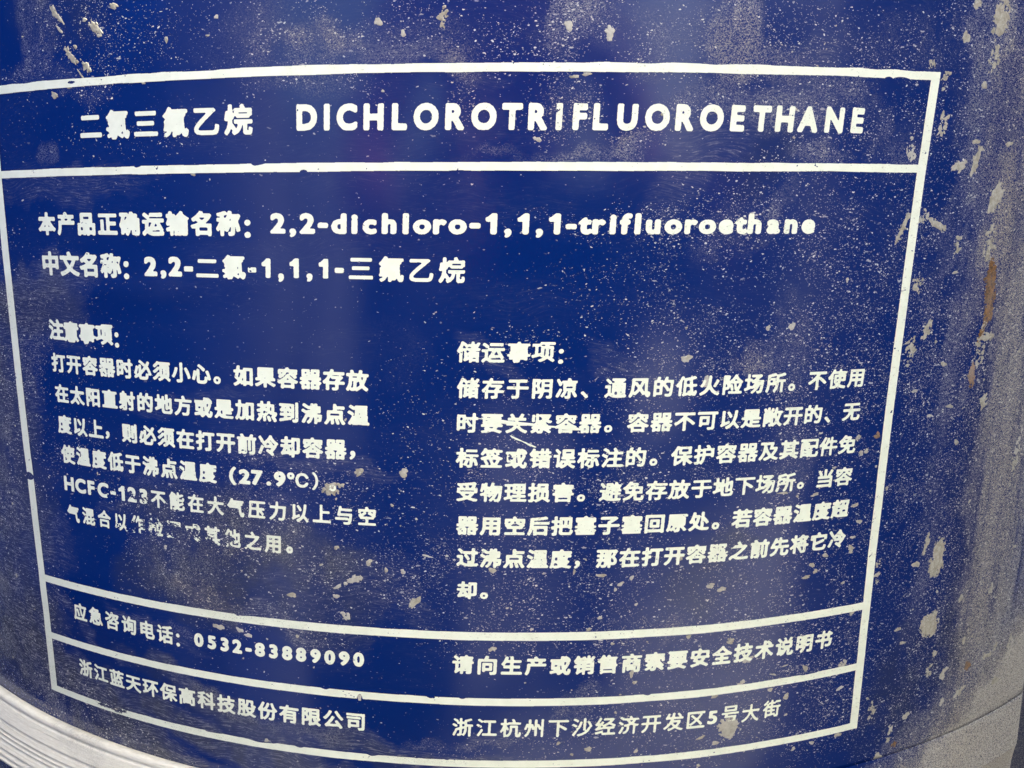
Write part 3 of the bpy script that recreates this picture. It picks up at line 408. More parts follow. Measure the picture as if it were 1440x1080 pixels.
    hard = mth(nt, 'MULTIPLY', mth(nt, 'MULTIPLY', gr, gapm), dust_gain, clamp=True)
    if base_var:
        bn = noise(nt, uv, 3.0, 5, .6)
        b = mixc(nt, smooth(nt, bn, .3, .7), base, base_var)
    else: b = mixc(nt, 0.0, base, base)
    filmc = mixc(nt, tint, (.40, .39, .34) if not print_like else (.60, .59, .48), (.42, .36, .23) if not print_like else (.62, .56, .36))
    grc = mixc(nt, tint, (.64, .64, .57) if not print_like else (.30, .29, .22), (.60, .54, .38))
    gd = mth(nt, 'MULTIPLY', grime, smooth(nt, sn, .34, .62, 1.0, .55))
    b = mixc(nt, mth(nt, 'MULTIPLY', gd, .88 if not print_like else .22), b, (.040, .045, .055) if not print_like else (.45, .45, .36))
    c1 = mixc(nt, mth(nt, 'MULTIPLY', soft, .92), b, filmc)
    # dark pits between the crusts
    pit = mth(nt, 'MULTIPLY', smooth(nt, cr, .46, .34), mth(nt, 'MULTIPLY', smooth(nt, mth(nt, 'MAXIMUM', grit, mth(nt, 'MULTIPLY', smear, .95)), .5, .95), .65))
    c1 = mixc(nt, pit, c1, (.03, .032, .04))
    c2 = mixc(nt, hard, c1, grc)
    nt.links.new(c2, p.inputs['Base Color'])
    alld = mth(nt, 'MAXIMUM', soft, hard)
    rv = noise(nt, uv, 1.3, 4, .6)
    rgh = mth(nt, 'ADD', mth(nt, 'MULTIPLY_ADD', rv, .10, gloss), mth(nt, 'MULTIPLY', alld, .75), clamp=True)
    nt.links.new(rgh, p.inputs['Roughness'])
    p.inputs['IOR'].default_value = 1.42
    hgt = mth(nt, 'ADD', mth(nt, 'MULTIPLY', hard, 1.0), mth(nt, 'MULTIPLY', noise(nt, uv, 22, 3, .6), mth(nt, 'MULTIPLY_ADD', grit, .5, .03)))
    bmp = node(nt, 'ShaderNodeBump', {'Height': hgt, 'Strength': .5, 'Distance': .00016})
    nt.links.new(bmp.outputs[0], p.inputs['Normal'])
    return m

M_BLUE = dirty('blue_enamel', (.0014, .0172, .122), .10)
M_WHITE = dirty('white_screen_print', (.86, .91, .72), .38, .5, True, (.79, .84, .65))
def ribbed_mat():
    m, nt, p = newmat('cream_hoop_paint')
    uv = node(nt, 'ShaderNodeUVMap', uv_map='surface').outputs[0]
    att = node(nt, 'ShaderNodeAttribute', attribute_name='dirt')
    film = node(nt, 'ShaderNodeSeparateColor', {0: att.outputs['Color']}).outputs[0]
    a = noise(nt, mapping(nt, uv, (0, 0, 0), (.10, 14, 1)), 1.6, 5, .7)
    b = noise(nt, mapping(nt, uv, (0, 0, 0), (.5, 5, 1)), 6, 4, .7)
    line = smooth(nt, a, .40, .30)
    c = mixc(nt, smooth(nt, b, .25, .75), (.66, .64, .50), (.82, .81, .67))
    c = mixc(nt, mth(nt, 'MULTIPLY', mth(nt, 'MULTIPLY', line, mth(nt, 'SUBTRACT', 1.0, film)), .75), c, (.20, .19, .14))
    gn = noise(nt, uv, 26, 5, .75)
    c = mixc(nt, mth(nt, 'MULTIPLY', film, smooth(nt, gn, .35, .6, .95, .55)), c, (.33, .325, .275))
    c = mixc(nt, mth(nt, 'MULTIPLY', film, smooth(nt, noise(nt, uv, 3, 5, .7), .60, .70)), c, (.20, .15, .08))
    dk = mth(nt, 'MULTIPLY', film, smooth(nt, noise(nt, mapping(nt, uv, (0, 0, .3), (1, 1.6, 1)), 20, 5, .75), .46, .60))
    c = mixc(nt, mth(nt, 'MULTIPLY', dk, .92), c, (.075, .072, .065))
    nt.links.new(c, p.inputs['Base Color'])
    p.inputs['Roughness'].default_value = .7
    nt.links.new(node(nt, 'ShaderNodeBump', {'Height': mth(nt, 'SUBTRACT', mth(nt, 'MULTIPLY', gn, .3), line), 'Strength': .6, 'Distance': .0004}).outputs[0], p.inputs['Normal'])
    return m
M_HOOP = ribbed_mat()
def mud_mat(name, c0, c1, c2):
    m, nt, p = newmat(name)
    tc = node(nt, 'ShaderNodeTexCoord').outputs['Object']
    n1 = noise(nt, tc, 900, 5, .7); n2 = noise(nt, tc, 2600, 3, .6); n3 = noise(nt, tc, 60, 2, .5)
    c = mixc(nt, smooth(nt, n1, .35, .65), c0, c1)
    c = mixc(nt, smooth(nt, n2, .58, .72), c, c2)
    c = mixc(nt, smooth(nt, n3, .45, .7, 0, .35), c, (.62, .63, .60))
    nt.links.new(c, p.inputs['Base Color']); p.inputs['Roughness'].default_value = .9
    nt.links.new(node(nt, 'ShaderNodeBump', {'Height': n1, 'Strength': .7, 'Distance': .0003}).outputs[0], p.inputs['Normal'])
    return m
M_MUD = mud_mat('dried_mud', (.28, .26, .19), (.43, .41, .32), (.58, .57, .48))
M_RUST = mud_mat('rust', (.07, .04, .02), (.25, .12, .03), (.34, .26, .15))
M_DARK = mud_mat('scraped_steel', (.04, .042, .05), (.12, .12, .11), (.3, .3, .27))

# ---------------------------------------------------------------- mesh helpers
def link(name, me, mat, parent=None):
    o = bpy.data.objects.new(name, me); COL.objects.link(o)
    if mat: me.materials.append(mat)
    if parent: o.parent = parent
    return o
def np_mesh(name, v, loops, starts, totals, smooth_=True):
    me = bpy.data.meshes.new(name)
    me.vertices.add(len(v)); me.vertices.foreach_set('co', np.asarray(v, np.float32).ravel())
    me.loops.add(len(loops)); me.loops.foreach_set('vertex_index', np.asarray(loops, np.int32))
    me.polygons.add(len(starts)); me.polygons.foreach_set('loop_start', np.asarray(starts, np.int32))
    try: me.polygons.foreach_set('loop_total', np.asarray(totals, np.int32))
    except Exception: pass
    me.polygons.foreach_set('use_smooth', np.full(len(starts), smooth_))
    me.update(calc_edges=True)
    return me
def quads_mesh(name, v, q, smooth_=True):
    q = np.asarray(q, np.int32).reshape(-1, 4)
    return np_mesh(name, v, q.ravel(), np.arange(len(q)) * 4, np.full(len(q), 4), smooth_)
def surf_attrs(me, th, z):
    """surface coordinates in cm plus the dirt fields"""
    lv = np.empty(len(me.loops), np.int32); me.loops.foreach_get('vertex_index', lv)
    uvl = me.uv_layers.new(name='surface')
    uvl.data.foreach_set('uv', np.stack([th[lv] * R * 100, z[lv] * R * 100], -1).astype(np.float32).ravel())
    f = dirt(th, z)
    a = me.attributes.new('dirt', 'FLOAT_COLOR', 'POINT')
    a.data.foreach_set('color', np.stack([f['f'], f['g'], f['s'], np.ones_like(th)], -1).astype(np.float32).ravel())
    b = me.attributes.new('tint', 'FLOAT_COLOR', 'POINT')
    b.data.foreach_set('color', np.stack([f['t'], f['k'], f['d'], np.ones_like(th)], -1).astype(np.float32).ravel())
def ring_surface(name, ths, prof, mat, parent, closed=True):
    """sweep a profile [(r, z)] round the drum"""
    prof = np.array(prof); T, K = np.meshgrid(ths, np.arange(len(prof)), indexing='ij')
    r = prof[K, 0]; z = prof[K, 1]
    if name == 'rolling_hoop' and prof[0, 1] < 0:      # the turned grooves are filled with dust on the right
        k = np.ones(5) / 5; base = np.convolve(np.pad(prof[:, 0], 2, mode='edge'), k, 'valid')
        w = np.clip((T - .05) / .3, 0, 1); r = r * (1 - w) + (1 + (base[K] - 1) * .35) * w
    v = place(T.ravel(), z.ravel(), r.ravel())
    n, k = len(ths), len(prof)
    i, j = np.meshgrid(np.arange(n if closed else n - 1), np.arange(k - 1), indexing='ij')
    i2 = (i + 1) % n
    q = np.stack([i * k + j, i * k + j + 1, i2 * k + j + 1, i2 * k + j], -1).reshape(-1, 4)
    me = quads_mesh(name, v, q)
    surf_attrs(me, T.ravel().astype(np.float32), z.ravel().astype(np.float32))
    return link(name, me, mat, parent)

def drum_root(label, loc, rot):
    o = bpy.data.objects.new('chemical_drum', None); COL.objects.link(o)
    o.location = loc; o.rotation_euler = (0, 0, rot); o.empty_display_size = .1
    o['label'] = label; o['category'] = 'drum'; o['group'] = 'blue steel drums standing side by side'
    return o
ZB = -ZC / R                    # z of the ground in drum radii
ZT = ZB + .89 / R               # top of the drum
main = drum_root('blue steel drum filling the picture, white Chinese and English lettering in a white frame', (0, 0, 0), 0)
th_fine = np.arange(-.72, .72, .0027); th_rest = np.linspace(.72, 2 * math.pi - .72, 90)[:-1]
TH = np.concatenate([th_fine, th_rest])
TH_ = np.where(TH > math.pi, TH - 2 * math.pi, TH)
z_f = np.arange(-.500, .25, .0027)
prof = [(1.0, z) for z in np.linspace(ZB + .05, -.62, 12)] + [(1.0, -.590), (.998, -.575), (.998, -.515), (1.0, -.503)] + \
       [(1.0, z) for z in z_f] + [(1.0, z) for z in np.linspace(.27, .50, 14)] + [(1.0, z) for z in np.linspace(.56, ZT - .04, 12)]
body = ring_surface('body', TH_, prof, M_BLUE, main)
# lower rolling hoop: a lip, then the swollen face with fine turned grooves
TH2 = np.concatenate([np.linspace(-.80, .80, 420), np.linspace(.80, 2 * math.pi - .80, 90)[1:-1]])
TH2 = np.where(TH2 > math.pi, TH2 - 2 * math.pi, TH2)
hp = [(1.0004, -.4985), (1.0045, -.4965), (1.0075, -.4968), (1.0092, -.4990)]
zz = np.linspace(-.5005, -.549, 40)
gro = np.random.default_rng(3).random(40)
for k, z in enumerate(zz):
    t = (z + .5005) / (-.0485)
    hp.append((1.0092 + .021 * t - (.0016 if gro[k] > .74 else 0) - .0005 * gro[k], z))
hp += [(1.0290, -.551), (1.027, -.555), (1.020, -.562), (1.010, -.570), (1.002, -.576), (.999, -.584)]
hoop = ring_surface('rolling_hoop', TH2, hp, M_HOOP, main)
hoop.data.materials.append(M_BLUE)             # the cream overspray ends in front; the rest is dusty blue enamel
for f in hoop.data.polygons:
    a = math.atan2(f.center.x, -f.center.y)
    if a > .02 or a < -1.9: f.material_index = 1
hp2 = [(1.0005, .50), (1.012, .508), (1.03, .522), (1.036, .53), (1.03, .538), (1.012, .552), (1.0005, .56)]
ring_surface('rolling_hoop', TH2, hp2, M_BLUE, main)
ring_surface('bottom_chime', TH2, [(1.0, ZB + .055), (1.012, ZB + .05), (1.016, ZB + .02), (1.012, ZB + .001), (.97, ZB + .001)], M_BLUE, main)
ring_surface('top_chime', TH2, [(1.0, ZT - .045), (1.012, ZT - .04), (1.016, ZT - .01), (1.008, ZT), (.985, ZT), (.978, ZT - .012), (.975, ZT - .05)], M_BLUE, main)
ring_surface('lid', TH2, [(.977, ZT - .05), (.93, ZT - .052), (.92, ZT - .040), (.6, ZT - .04), (.3, ZT - .04), (.001, ZT - .04)], M_BLUE, main)
for (bx, by, br) in ((.62, .1, .11), (-.66, -.05, .065)):
    n = 24; v = []; q = []
    pr = [(1, 0), (1, .035), (.86, .05), (.82, .035), (.0, .035)]
    for i in range(n):
        a = 2 * math.pi * i / n
        for rr, h in pr: v.append(((bx + br * rr * math.cos(a)) * R, (by + br * rr * math.sin(a)) * R, ZC + (ZT - .04 + h) * R))
    k = len(pr)
    for i in range(n):
        for j in range(k - 1): q.append((i * k + j, ((i + 1) % n) * k + j, ((i + 1) % n) * k + j + 1, i * k + j + 1))
    link('bung', quads_mesh('bung', v, q, False), M_HOOP, main)

# ---------------------------------------------------------------- silk-screened lettering and frame: rasterised, worn, then meshed as thin ink
STEP = 0.00020
EMP = 128                        # glyph raster, pixels per em
_gc = {}
def glyph(c):
    """boolean raster of one character and its ink box in em units"""
    if c in _gc: return _gc[c]
    if c == '1':                 # a heavy grotesque figure one, with its flag
        h = glyph('H')[2][1]; s = h / .72; pad = .16
        W = int((.33 * s + 2 * pad) * EMP) + 1; H = int((h + 2 * pad) * EMP) + 1
        yy, xx = np.mgrid[0:H, 0:W]; x = (xx + .5) / EMP - pad; y = (yy + .5) / EMP - pad
        x = x / s; y = y / s
        img = (x > .20) & (x < .31) & (y > 0) & (y < .72)
        img |= (x > .02) & (x <= .21) & (y > .50 + .02 * (x > .1)) & (y < .575 + np.clip(x - .07, 0, 1) * 1.0)
        _gc[c] = (img, np.array([0., 0.]), np.array([.33 * s, h]), pad)
        return _gc[c]
    cu = bpy.data.curves.new('glyph', 'FONT'); cu.body = c; cu.size = 1.0; cu.resolution_u = 4; cu.fill_mode = 'FRONT'
    o = bpy.data.objects.new('glyph', cu); COL.objects.link(o)
    dg = bpy.context.evaluated_depsgraph_get(); ev = o.evaluated_get(dg); me = ev.to_mesh()
    n = len(me.vertices); co = np.empty(n * 3, np.float32); me.vertices.foreach_get('co', co); co = co.reshape(-1, 3)[:, :2].copy()
    me.calc_loop_triangles(); t = np.empty(len(me.loop_triangles) * 3, np.int32); me.loop_triangles.foreach_get('vertices', t); t = t.reshape(-1, 3)
    ev.to_mesh_clear(); bpy.data.objects.remove(o); bpy.data.curves.remove(cu)
    lo = co.min(0); hi = co.max(0); pad = .16
    W = int((hi[0] - lo[0] + 2 * pad) * EMP) + 1; H = int((hi[1] - lo[1] + 2 * pad) * EMP) + 1
    img = np.zeros((H, W), bool)
    P = (co - lo + pad) * EMP - .5
    for a, b, d in t:
        A, B, D = P[a], P[b], P[d]
        x0 = max(int(min(A[0], B[0], D[0])), 0); x1 = min(int(max(A[0], B[0], D[0])) + 2, W)
        y0 = max(int(min(A[1], B[1], D[1])), 0); y1 = min(int(max(A[1], B[1], D[1])) + 2, H)
        den = (B[1] - D[1]) * (A[0] - D[0]) + (D[0] - B[0]) * (A[1] - D[1])
        if abs(den) < 1e-9: continue
        yy, xx = np.mgrid[y0:y1, x0:x1]
        w0 = ((B[1] - D[1]) * (xx - D[0]) + (D[0] - B[0]) * (yy - D[1])) / den
        w1 = ((D[1] - A[1]) * (xx - D[0]) + (A[0] - D[0]) * (yy - D[1])) / den
        img[y0:y1, x0:x1] |= (w0 >= -.01) & (w1 >= -.01) & (w0 + w1 <= 1.01)
    _gc[c] = (img, lo, hi, pad)
    return _gc[c]
def dilate(img, r):
    out = img.copy(); k = int(math.ceil(r))
    for dy in range(-k, k + 1):
        w = int(math.sqrt(max(r * r - dy * dy, 0)))
        if dy * dy > r * r: continue
        row = img.copy()
        for dx in range(1, w + 1):
            row[:, dx:] |= img[:, :-dx]; row[:, :-dx] |= img[:, dx:]
        if dy > 0: out[dy:] |= row[:-dy]
        elif dy < 0: out[:dy] |= row[-dy:]
        else: out |= row
    return out
def blur(a, k):
    if k < 1: return a
    for ax in (0, 1):
        p = np.pad(a, [(k + 1, k) if i == ax else (0, 0) for i in (0, 1)], mode='edge')
        c = np.cumsum(p, ax, dtype=np.float64)
        n = a.shape[ax]
        a = ((c.take(range(2 * k + 1, 2 * k + 1 + n), ax) - c.take(range(0, n), ax)) / (2 * k + 1)).astype(np.float32)
    return a
_ref = {'c': glyph('国'), 'l': glyph('H')}
def ink_mesh(name, mask, t0, z0, parent, rr=1.0004):
    """every horizontal run of the mask becomes a strip of ink 0.1 mm proud of the enamel"""
    H, W = mask.shape
    d = np.diff(np.pad(mask, ((0, 0), (1, 1))).astype(np.int8), axis=1)
    ys, xs = np.nonzero(d == 1); ye, xe = np.nonzero(d == -1)
    if not len(ys): return None
    # merge with the next row where the run is identical is not worth it; split long runs so that they follow the curve
    L = 40; n = np.maximum(1, np.ceil((xe - xs) / L)).astype(int)
    rep = np.repeat(np.arange(len(xs)), n); off = np.arange(len(rep)) - np.repeat(np.cumsum(n) - n, n)
    a = xs[rep] + off * L; b = np.minimum(a + L, xe[rep]); y = ys[rep]
    T = np.stack([a, b, b, a], -1).ravel() * STEP + t0
    Zv = np.stack([y, y, y + 1, y + 1], -1).ravel() * STEP + z0
    v = place(T, Zv, rr)
    me = quads_mesh(name, v, np.arange(len(v)).reshape(-1, 4), True)
    surf_attrs(me, T.astype(np.float32), Zv.astype(np.float32))
    return link(name, me, M_WHITE, parent)
def wear_field(T, Z):
    w = np.zeros(T.shape, np.float32)
    for ct, cz, a, b, s in WEAR:
        d = ((T - ct) / a) ** 2 + ((Z - cz) / b) ** 2
        w = np.maximum(w, s * np.clip(1.3 - d, 0, 1))
    return w
def finish(field, T0, Z0, amp=.30, k=2, wearbase=0.0):
    """soft coverage -> ragged printed edge with horizontal mesh streaks and worn pinholes"""
    f = blur(blur(field.astype(np.float32), k), k)
    H, W = f.shape
    Z, T = np.meshgrid(Z0 + np.arange(H) * STEP, T0 + np.arange(W) * STEP, indexing='ij')
    streak = vnoise(T * 330, Z * 1500, 3)
    rag = vnoise(T * 900, Z * 900, 6)
    lump = vnoise(T * 260, Z * 260, 9)
    f = f + amp * (.50 * (streak - .5) + .30 * (rag - .5) + .45 * (lump - .5))
    w = wear_field(T, Z) + wearbase
    w = w + .10 * np.clip(dirt(T[::4, ::4].ravel(), Z[::4, ::4].ravel())['g'].reshape(T[::4, ::4].shape).repeat(4, 0).repeat(4, 1)[:H, :W] - .2, 0, 1)
    pin = .55 * vnoise(T * 420, Z * 700, 12) + .45 * vnoise(T * 1100, Z * 1300, 14)
    blot = vnoise(T * 150, Z * 190, 17)
    f = np.where((pin * .55 + blot * .45) < .15 + w * .62, 0, f)
    return f > .5
rows_done = []
def text_row(spec):
    s, ths, zs, iw, ih, bold, refc = spec
    s = s.replace(' ', '')
    kind = 'c' if any(ord(c) > 256 for c in s) and s[0] != '（' else 'l'
    img, lo, hi, pad = glyph(refc)
    mlo, mhi = _ref[kind][1], _ref[kind][2]
    rw, rh = hi - lo
    bpx = bold * 1.0
    sx = iw / (rw + 2 * bpx) ; sz = ih / (rh + 2 * bpx)        # em size along theta and z in drum radii
    if kind == 'l': sx = sx * 1.0
    mid = (mlo + mhi) / 2
    pd = .02
    t0, t1 = min(ths) - iw - pd / 2, max(ths) + iw + pd / 2; z0, z1 = min(zs) - ih - .004, max(zs) + ih + .004
    W = int((t1 - t0) / STEP); H = int((z1 - z0) / STEP)
    acc = np.zeros((H, W), bool)
    for c, t, z in zip(s, ths, zs):
        g, glo, ghi, gp = glyph(c)
        g = dilate(g, bold * EMP) if bold > 0 else g
        lat = ord(c) < 256
        ex, ez = sx, sz
        if kind == 'c' and lat: pass
        cx = (glo[0] + ghi[0]) / 2
        if c in '。，：、,.-（）℃' or not lat:
            cz = (glo[1] + ghi[1]) / 2 if c in '。，：、,.-（）℃' else mid[1]
            if not lat and c not in '。，：、（）℃': cx = mid[0]
        else: cz = mid[1]
        if kind == 'l' and not lat: ex, ez = sx * .95, sz * .95
        # sample window
        hw = (ghi[0] - glo[0]) / 2 + gp; x_lo = t + (glo[0] - gp - cx) * ex; x_hi = t + (ghi[0] + gp - cx) * ex
        y_lo = z + (glo[1] - gp - cz) * ez; y_hi = z + (ghi[1] + gp - cz) * ez
        ia, ib = int((x_lo - .002 - t0) / STEP), int((x_hi + .002 - t0) / STEP); ja, jb = max(0, int((y_lo - z0) / STEP)), min(H, int((y_hi - z0) / STEP))
        jj, ii = np.mgrid[ja:jb, max(ia, 0):min(ib, W)]
        tt = t0 + (ii + .5) * STEP; zc_ = z0 + (jj + .5) * STEP
        shear = .045 * (zc_ - z)          # the whole print leans a little
        gx = ((tt - t - shear) / ex + cx - glo[0] + gp) * EMP; gy = ((zc_ - z) / ez + cz - glo[1] + gp) * EMP
        gi = gx.astype(int); gj = gy.astype(int)
        ok = (gi >= 0) & (gj >= 0) & (gi < g.shape[1]) & (gj < g.shape[0])
        val = np.zeros(ok.shape, bool); val[ok] = g[gj[ok], gi[ok]]
        acc[ja:jb, max(ia, 0):min(ib, W)] |= val
    m = finish(acc, t0, z0)
    return ink_mesh('lettering', m, t0, z0, main)
for spec in ROWS: text_row(spec)
# frame lines
def frame_line(spec):
    kind, a, b, p, w = spec
    pv = {s_[0] + str(i): s_ for i, s_ in enumerate(LINES)}
    if kind == 'h':
        L_, R_ = LINES[5], LINES[6]
        zl = np.polyval(p, L_[1] * 0 - .46); t0 = np.polyval(L_[3], zl) - .004 - (.012 if zl > .05 else 0)
        zr = np.polyval(p, .33); t1 = np.polyval(R_[3], zr) + R_[4] * .5
        if spec is LINES[1]: t1 -= .004
        T = np.arange(t0, t1, STEP); c = np.polyval(p, T)
        z0 = c.min() - w; H = int((c.max() - c.min() + 2 * w) / STEP) + 1
        Z = z0 + (np.arange(H) + .5) * STEP
        wob = .0007 * (vnoise(T * 26, T * 0, 3) - .5) + .0016 * np.clip(vnoise(T * 30, T * 0 + 5, 5) - .62, 0, 1) * (1 if spec in (LINES[0], LINES[1]) else .3)
        if spec is LINES[0]:     # top line: ragged upper edge with stepped overlaps
            seg = np.floor((T + .5) * 22); st = (vnoise(seg * 3.7, seg * 0 + 2, 1) - .5)
            up = .0011 * st * (T < -.05) + .0012 * (vnoise(T * 60, T * 0, 7) - .5)
        else: up = .0005 * (vnoise(T * 60, T * 0 + spec[1] * 50, 7) - .5) - .0022 * np.clip(vnoise(T * 75, T * 0 + p[-1] * 40, 13) - .86, 0, 1) * 7
        m = (Z[:, None] < c + w / 2 + up) & (Z[:, None] > c - w / 2 + wob)
        return ink_mesh('frame_line', finish(m, t0, z0, .22), t0, z0, main)
    zt = np.polyval(LINES[0][3], np.polyval(p, .11)); zb = np.polyval(LINES[4][3], np.polyval(p, -.458))
    za, zb_ = zb - .0034, zt + (.0031)
    if p is LINES[6][3]: pass
    H = int((zb_ - za) / STEP); Z = za + (np.arange(H) + .5) * STEP
    c = np.polyval(p, Z)
    t0 = c.min() - w; W = int((c.max() - c.min() + 2 * w) / STEP); T = t0 + (np.arange(W) + .5) * STEP
    e = .0006 * (vnoise(Z * 40, Z * 0, 4) - .5)
    m = (T[None, :] > (c - w / 2 + e)[:, None]) & (T[None, :] < (c + w / 2 + .5 * e)[:, None])
    fm = finish(m, t0, za, .22)
    return ink_mesh('frame_line', fm, t0, za, main, 1.00055)
for l in LINES: frame_line(l)

# ---------------------------------------------------------------- dried mud, splashes, rust: thin irregular crusts
def crust(th, z, a, b, an, kind, rs):
    n = 30 if max(a, b) > .004 else 14
    rings = 3
    an = math.radians(an); ca, sa = math.cos(an), math.sin(an)
    ph = [rs.random() * 6.28 for _ in range(8)]
    verts_t, verts_z, hh = [th], [z], [0]
    thick = min(a, b) * R * (.05 if kind != 'o' else .03)
    thick = min(max(thick, .00004), .00016)
    def edge(t):
        e = 1 + .20 * math.sin(2 * t + ph[0]) + .14 * math.sin(3 * t + ph[1]) + .10 * math.sin(5 * t + ph[2]) + .07 * math.sin(8 * t + ph[3])
        if kind == 's': e = .84 + .10 * math.sin(3 * t + ph[1]) + .16 * (abs(math.sin(9.5 * t + ph[4])) ** 3) + .12 * rs.random()
        if kind in 'tr': e *= .75 + .5 * rs.random()
        return max(e, .35)
    if kind == 's': n = 44
    es = [edge(2 * math.pi * i / n) for i in range(n)]
    for k in range(1, rings + 1):
        f = (.45, .82, 1.0)[k - 1]; h = (.95, .8, -.12)[k - 1]
        for i in range(n):
            t = 2 * math.pi * i / n
            u = a * es[i] * f * math.cos(t); v = b * es[i] * f * math.sin(t)
            verts_t.append(th + u * ca - v * sa); verts_z.append(z + u * sa + v * ca)
            hh.append(thick * h * (.7 + .6 * rs.random()) if k < 3 else -.00004)
    hh[0] = thick * (.8 if kind != 'o' else -.2)
    if kind == 'o':
        for i in range(1, n + 1): hh[i] = -.00002
    T = np.array(verts_t); Zv = np.array(verts_z); r = 1.0002 + np.array(hh) / R
    v = place(T, Zv, r)
    fs = [(0, 1 + i, 1 + (i + 1) % n) for i in range(n)]
    for k in range(rings - 1):
        for i in range(n):
            p = 1 + k * n + i; q = 1 + k * n + (i + 1) % n
            fs.append((p, p + n, q + n, q))
    return v, fs
def broken(th, z, a, b, an, rs, n):
    """a rubbed, grainy mark: many small crumbs scattered inside the ellipse"""
    out = []
    an_ = math.radians(an); ca, sa = math.cos(an_), math.sin(an_)
    for _ in range(n):
        t = rs.random() * 6.283; q = rs.random() ** .6
        u = a * q * math.cos(t); v = b * q * math.sin(t)
        s = (.0004 + .0015 * rs.random() ** 2.5)
        out.append(crust(th + u * ca - v * sa, z + u * sa + v * ca, s * (1 + rs.random()), s, rs.random() * 180, 'm', rs))
    return out
def join_mesh(name, parts):
    V, F, o = [], [], 0
    for v, f in parts:
        V.append(v); F += [tuple(i + o for i in q) for q in f]; o += len(v)
    me = bpy.data.meshes.new(name); me.from_pydata(np.concatenate(V).tolist(), [], F)
    me.polygons.foreach_set('use_smooth', [True] * len(me.polygons)); me.update()
    return me
rs = random.Random(4)
small = []
for th, z, a, b, an, kind in MUD:
    mat = {'r': M_RUST, 'k': M_DARK, 'w': M_WHITE}.get(kind, M_MUD)
    if kind in 'tr' and max(a, b) > .002:
        n = int(min(220, max(16, a * b / (2.4e-6 if kind == 't' else .9e-6))))
        ps = broken(th, z, a * .95, b * .95, an, rs, n)
        me = join_mesh('mud_smudge', ps)
        link('rust_patch' if kind == 'r' else 'mud_smudge', me, mat, main)
    elif max(a, b) > .0042:
        ps = [crust(th, z, a * .92, b * .92, an, kind, rs)]
        if kind in 'ms' and max(a, b) > .006: ps += broken(th, z, a * 1.25, b * 1.2, an, rs, int(14 + a * b / 2e-6))
        if kind == 'w':
            me = join_mesh('ink_streak', ps); nv = np.empty(len(me.vertices) * 3, np.float32); me.vertices.foreach_get('co', nv); nv = nv.reshape(-1, 3)
            surf_attrs(me, np.arctan2(nv[:, 0], -nv[:, 1]), (nv[:, 2] - ZC) / R); link('ink_streak', me, mat, main); continue
        link({'r': 'rust_patch', 'k': 'paint_chip'}.get(kind, 'mud_spot'), join_mesh('mud_spot', ps), mat, main)
    else: small.append(crust(th, z, a, b, an, kind, rs))
# fine spatter over the right-hand and lower surface, scattered by the same dirt map
cand_t = rng.uniform(-.56, .66, 9000); cand_z = rng.uniform(-.47, .22, 9000)
g = dirt(cand_t, cand_z)['g']; keep = rng.random(9000) < g * .09
for t, z in zip(cand_t[keep], cand_z[keep]):
    s = .0005 + .0012 * rs.random() ** 2.5
    small.append(crust(t, z, s * (1 + .9 * rs.random()), s, rs.choice((0, 20, -30, 70)), 'm', rs))
o = link('mud_specks', join_mesh('mud_specks', small), M_MUD, main); o['kind'] = 'stuff'

# ---------------------------------------------------------------- the neighbour in view, then unseen drums added to shape the reflections
def plain_drum(label, loc, rot, tall=1.0):
    root = drum_root(label, loc, rot); root.scale = (1, 1, tall)
    src = {c.name.split('.')[0]: [] for c in main.children}
    for c in main.children:
        nm = c.name.split('.')[0]
        if nm in ('rolling_hoop', 'bottom_chime', 'top_chime', 'lid', 'bung'):
            d = c.copy(); COL.objects.link(d); d.parent = root
            if nm == 'rolling_hoop':
                for ms in d.material_slots: ms.link = 'OBJECT'; ms.material = M_BLUE
    d = bpy.data.objects.new('body', plain_body); COL.objects.link(d); d.parent = root
    return root
_o = ring_surface('body', np.linspace(-math.pi, math.pi, 161)[:-1], [(1.0, z) for z in np.linspace(ZB + .05, ZT - .04, 60)], M_BLUE, main)
plain_body = _o.data; bpy.data.objects.remove(_o)
plain_drum('blue steel drum just seen at the lower right corner, behind the lettered drum', NB_R, math.radians(200))
plain_drum('shorter blue steel drum added unseen left of the lettered drum to darken its reflections', ADDED_L, math.radians(130), .70)

plain_drum('blue steel drum added behind the camera, unseen, to hide bright ground from the reflection', ADDED_B, math.radians(20))
plain_drum('shorter blue steel drum added behind the left shoulder of the crouching person, unseen, to darken a reflected gap', ADDED_C, math.radians(250), .70)
plain_drum('blue steel drum added right of the camera, unseen, to shade the lettered face from the sun', ADDED_F, math.radians(60))

# ---------------------------------------------------------------- ground and the dark wall across the yard
m, nt, p = newmat('concrete')
tc = node(nt, 'ShaderNodeTexCoord').outputs['Object']
c = mixc(nt, smooth(nt, noise(nt, tc, 3, 8, .65), .3, .7), (.30, .29, .26), (.42, .41, .37))
nt.links.new(mixc(nt, smooth(nt, noise(nt, tc, 60, 4, .7), .58, .7), c, (.16, .155, .14)), p.inputs['Base Color']); p.inputs['Roughness'].default_value = .92
nt.links.new(node(nt, 'ShaderNodeBump', {'Height': noise(nt, tc, 45, 6, .7), 'Strength': .5, 'Distance': .004}).outputs[0], p.inputs['Normal'])
gr = link('ground', quads_mesh('ground', [(-60, -60, 0), (60, -60, 0), (60, 60, 0), (-60, 60, 0)], [(0, 1, 2, 3)], False), m)
gr['kind'] = 'structure'

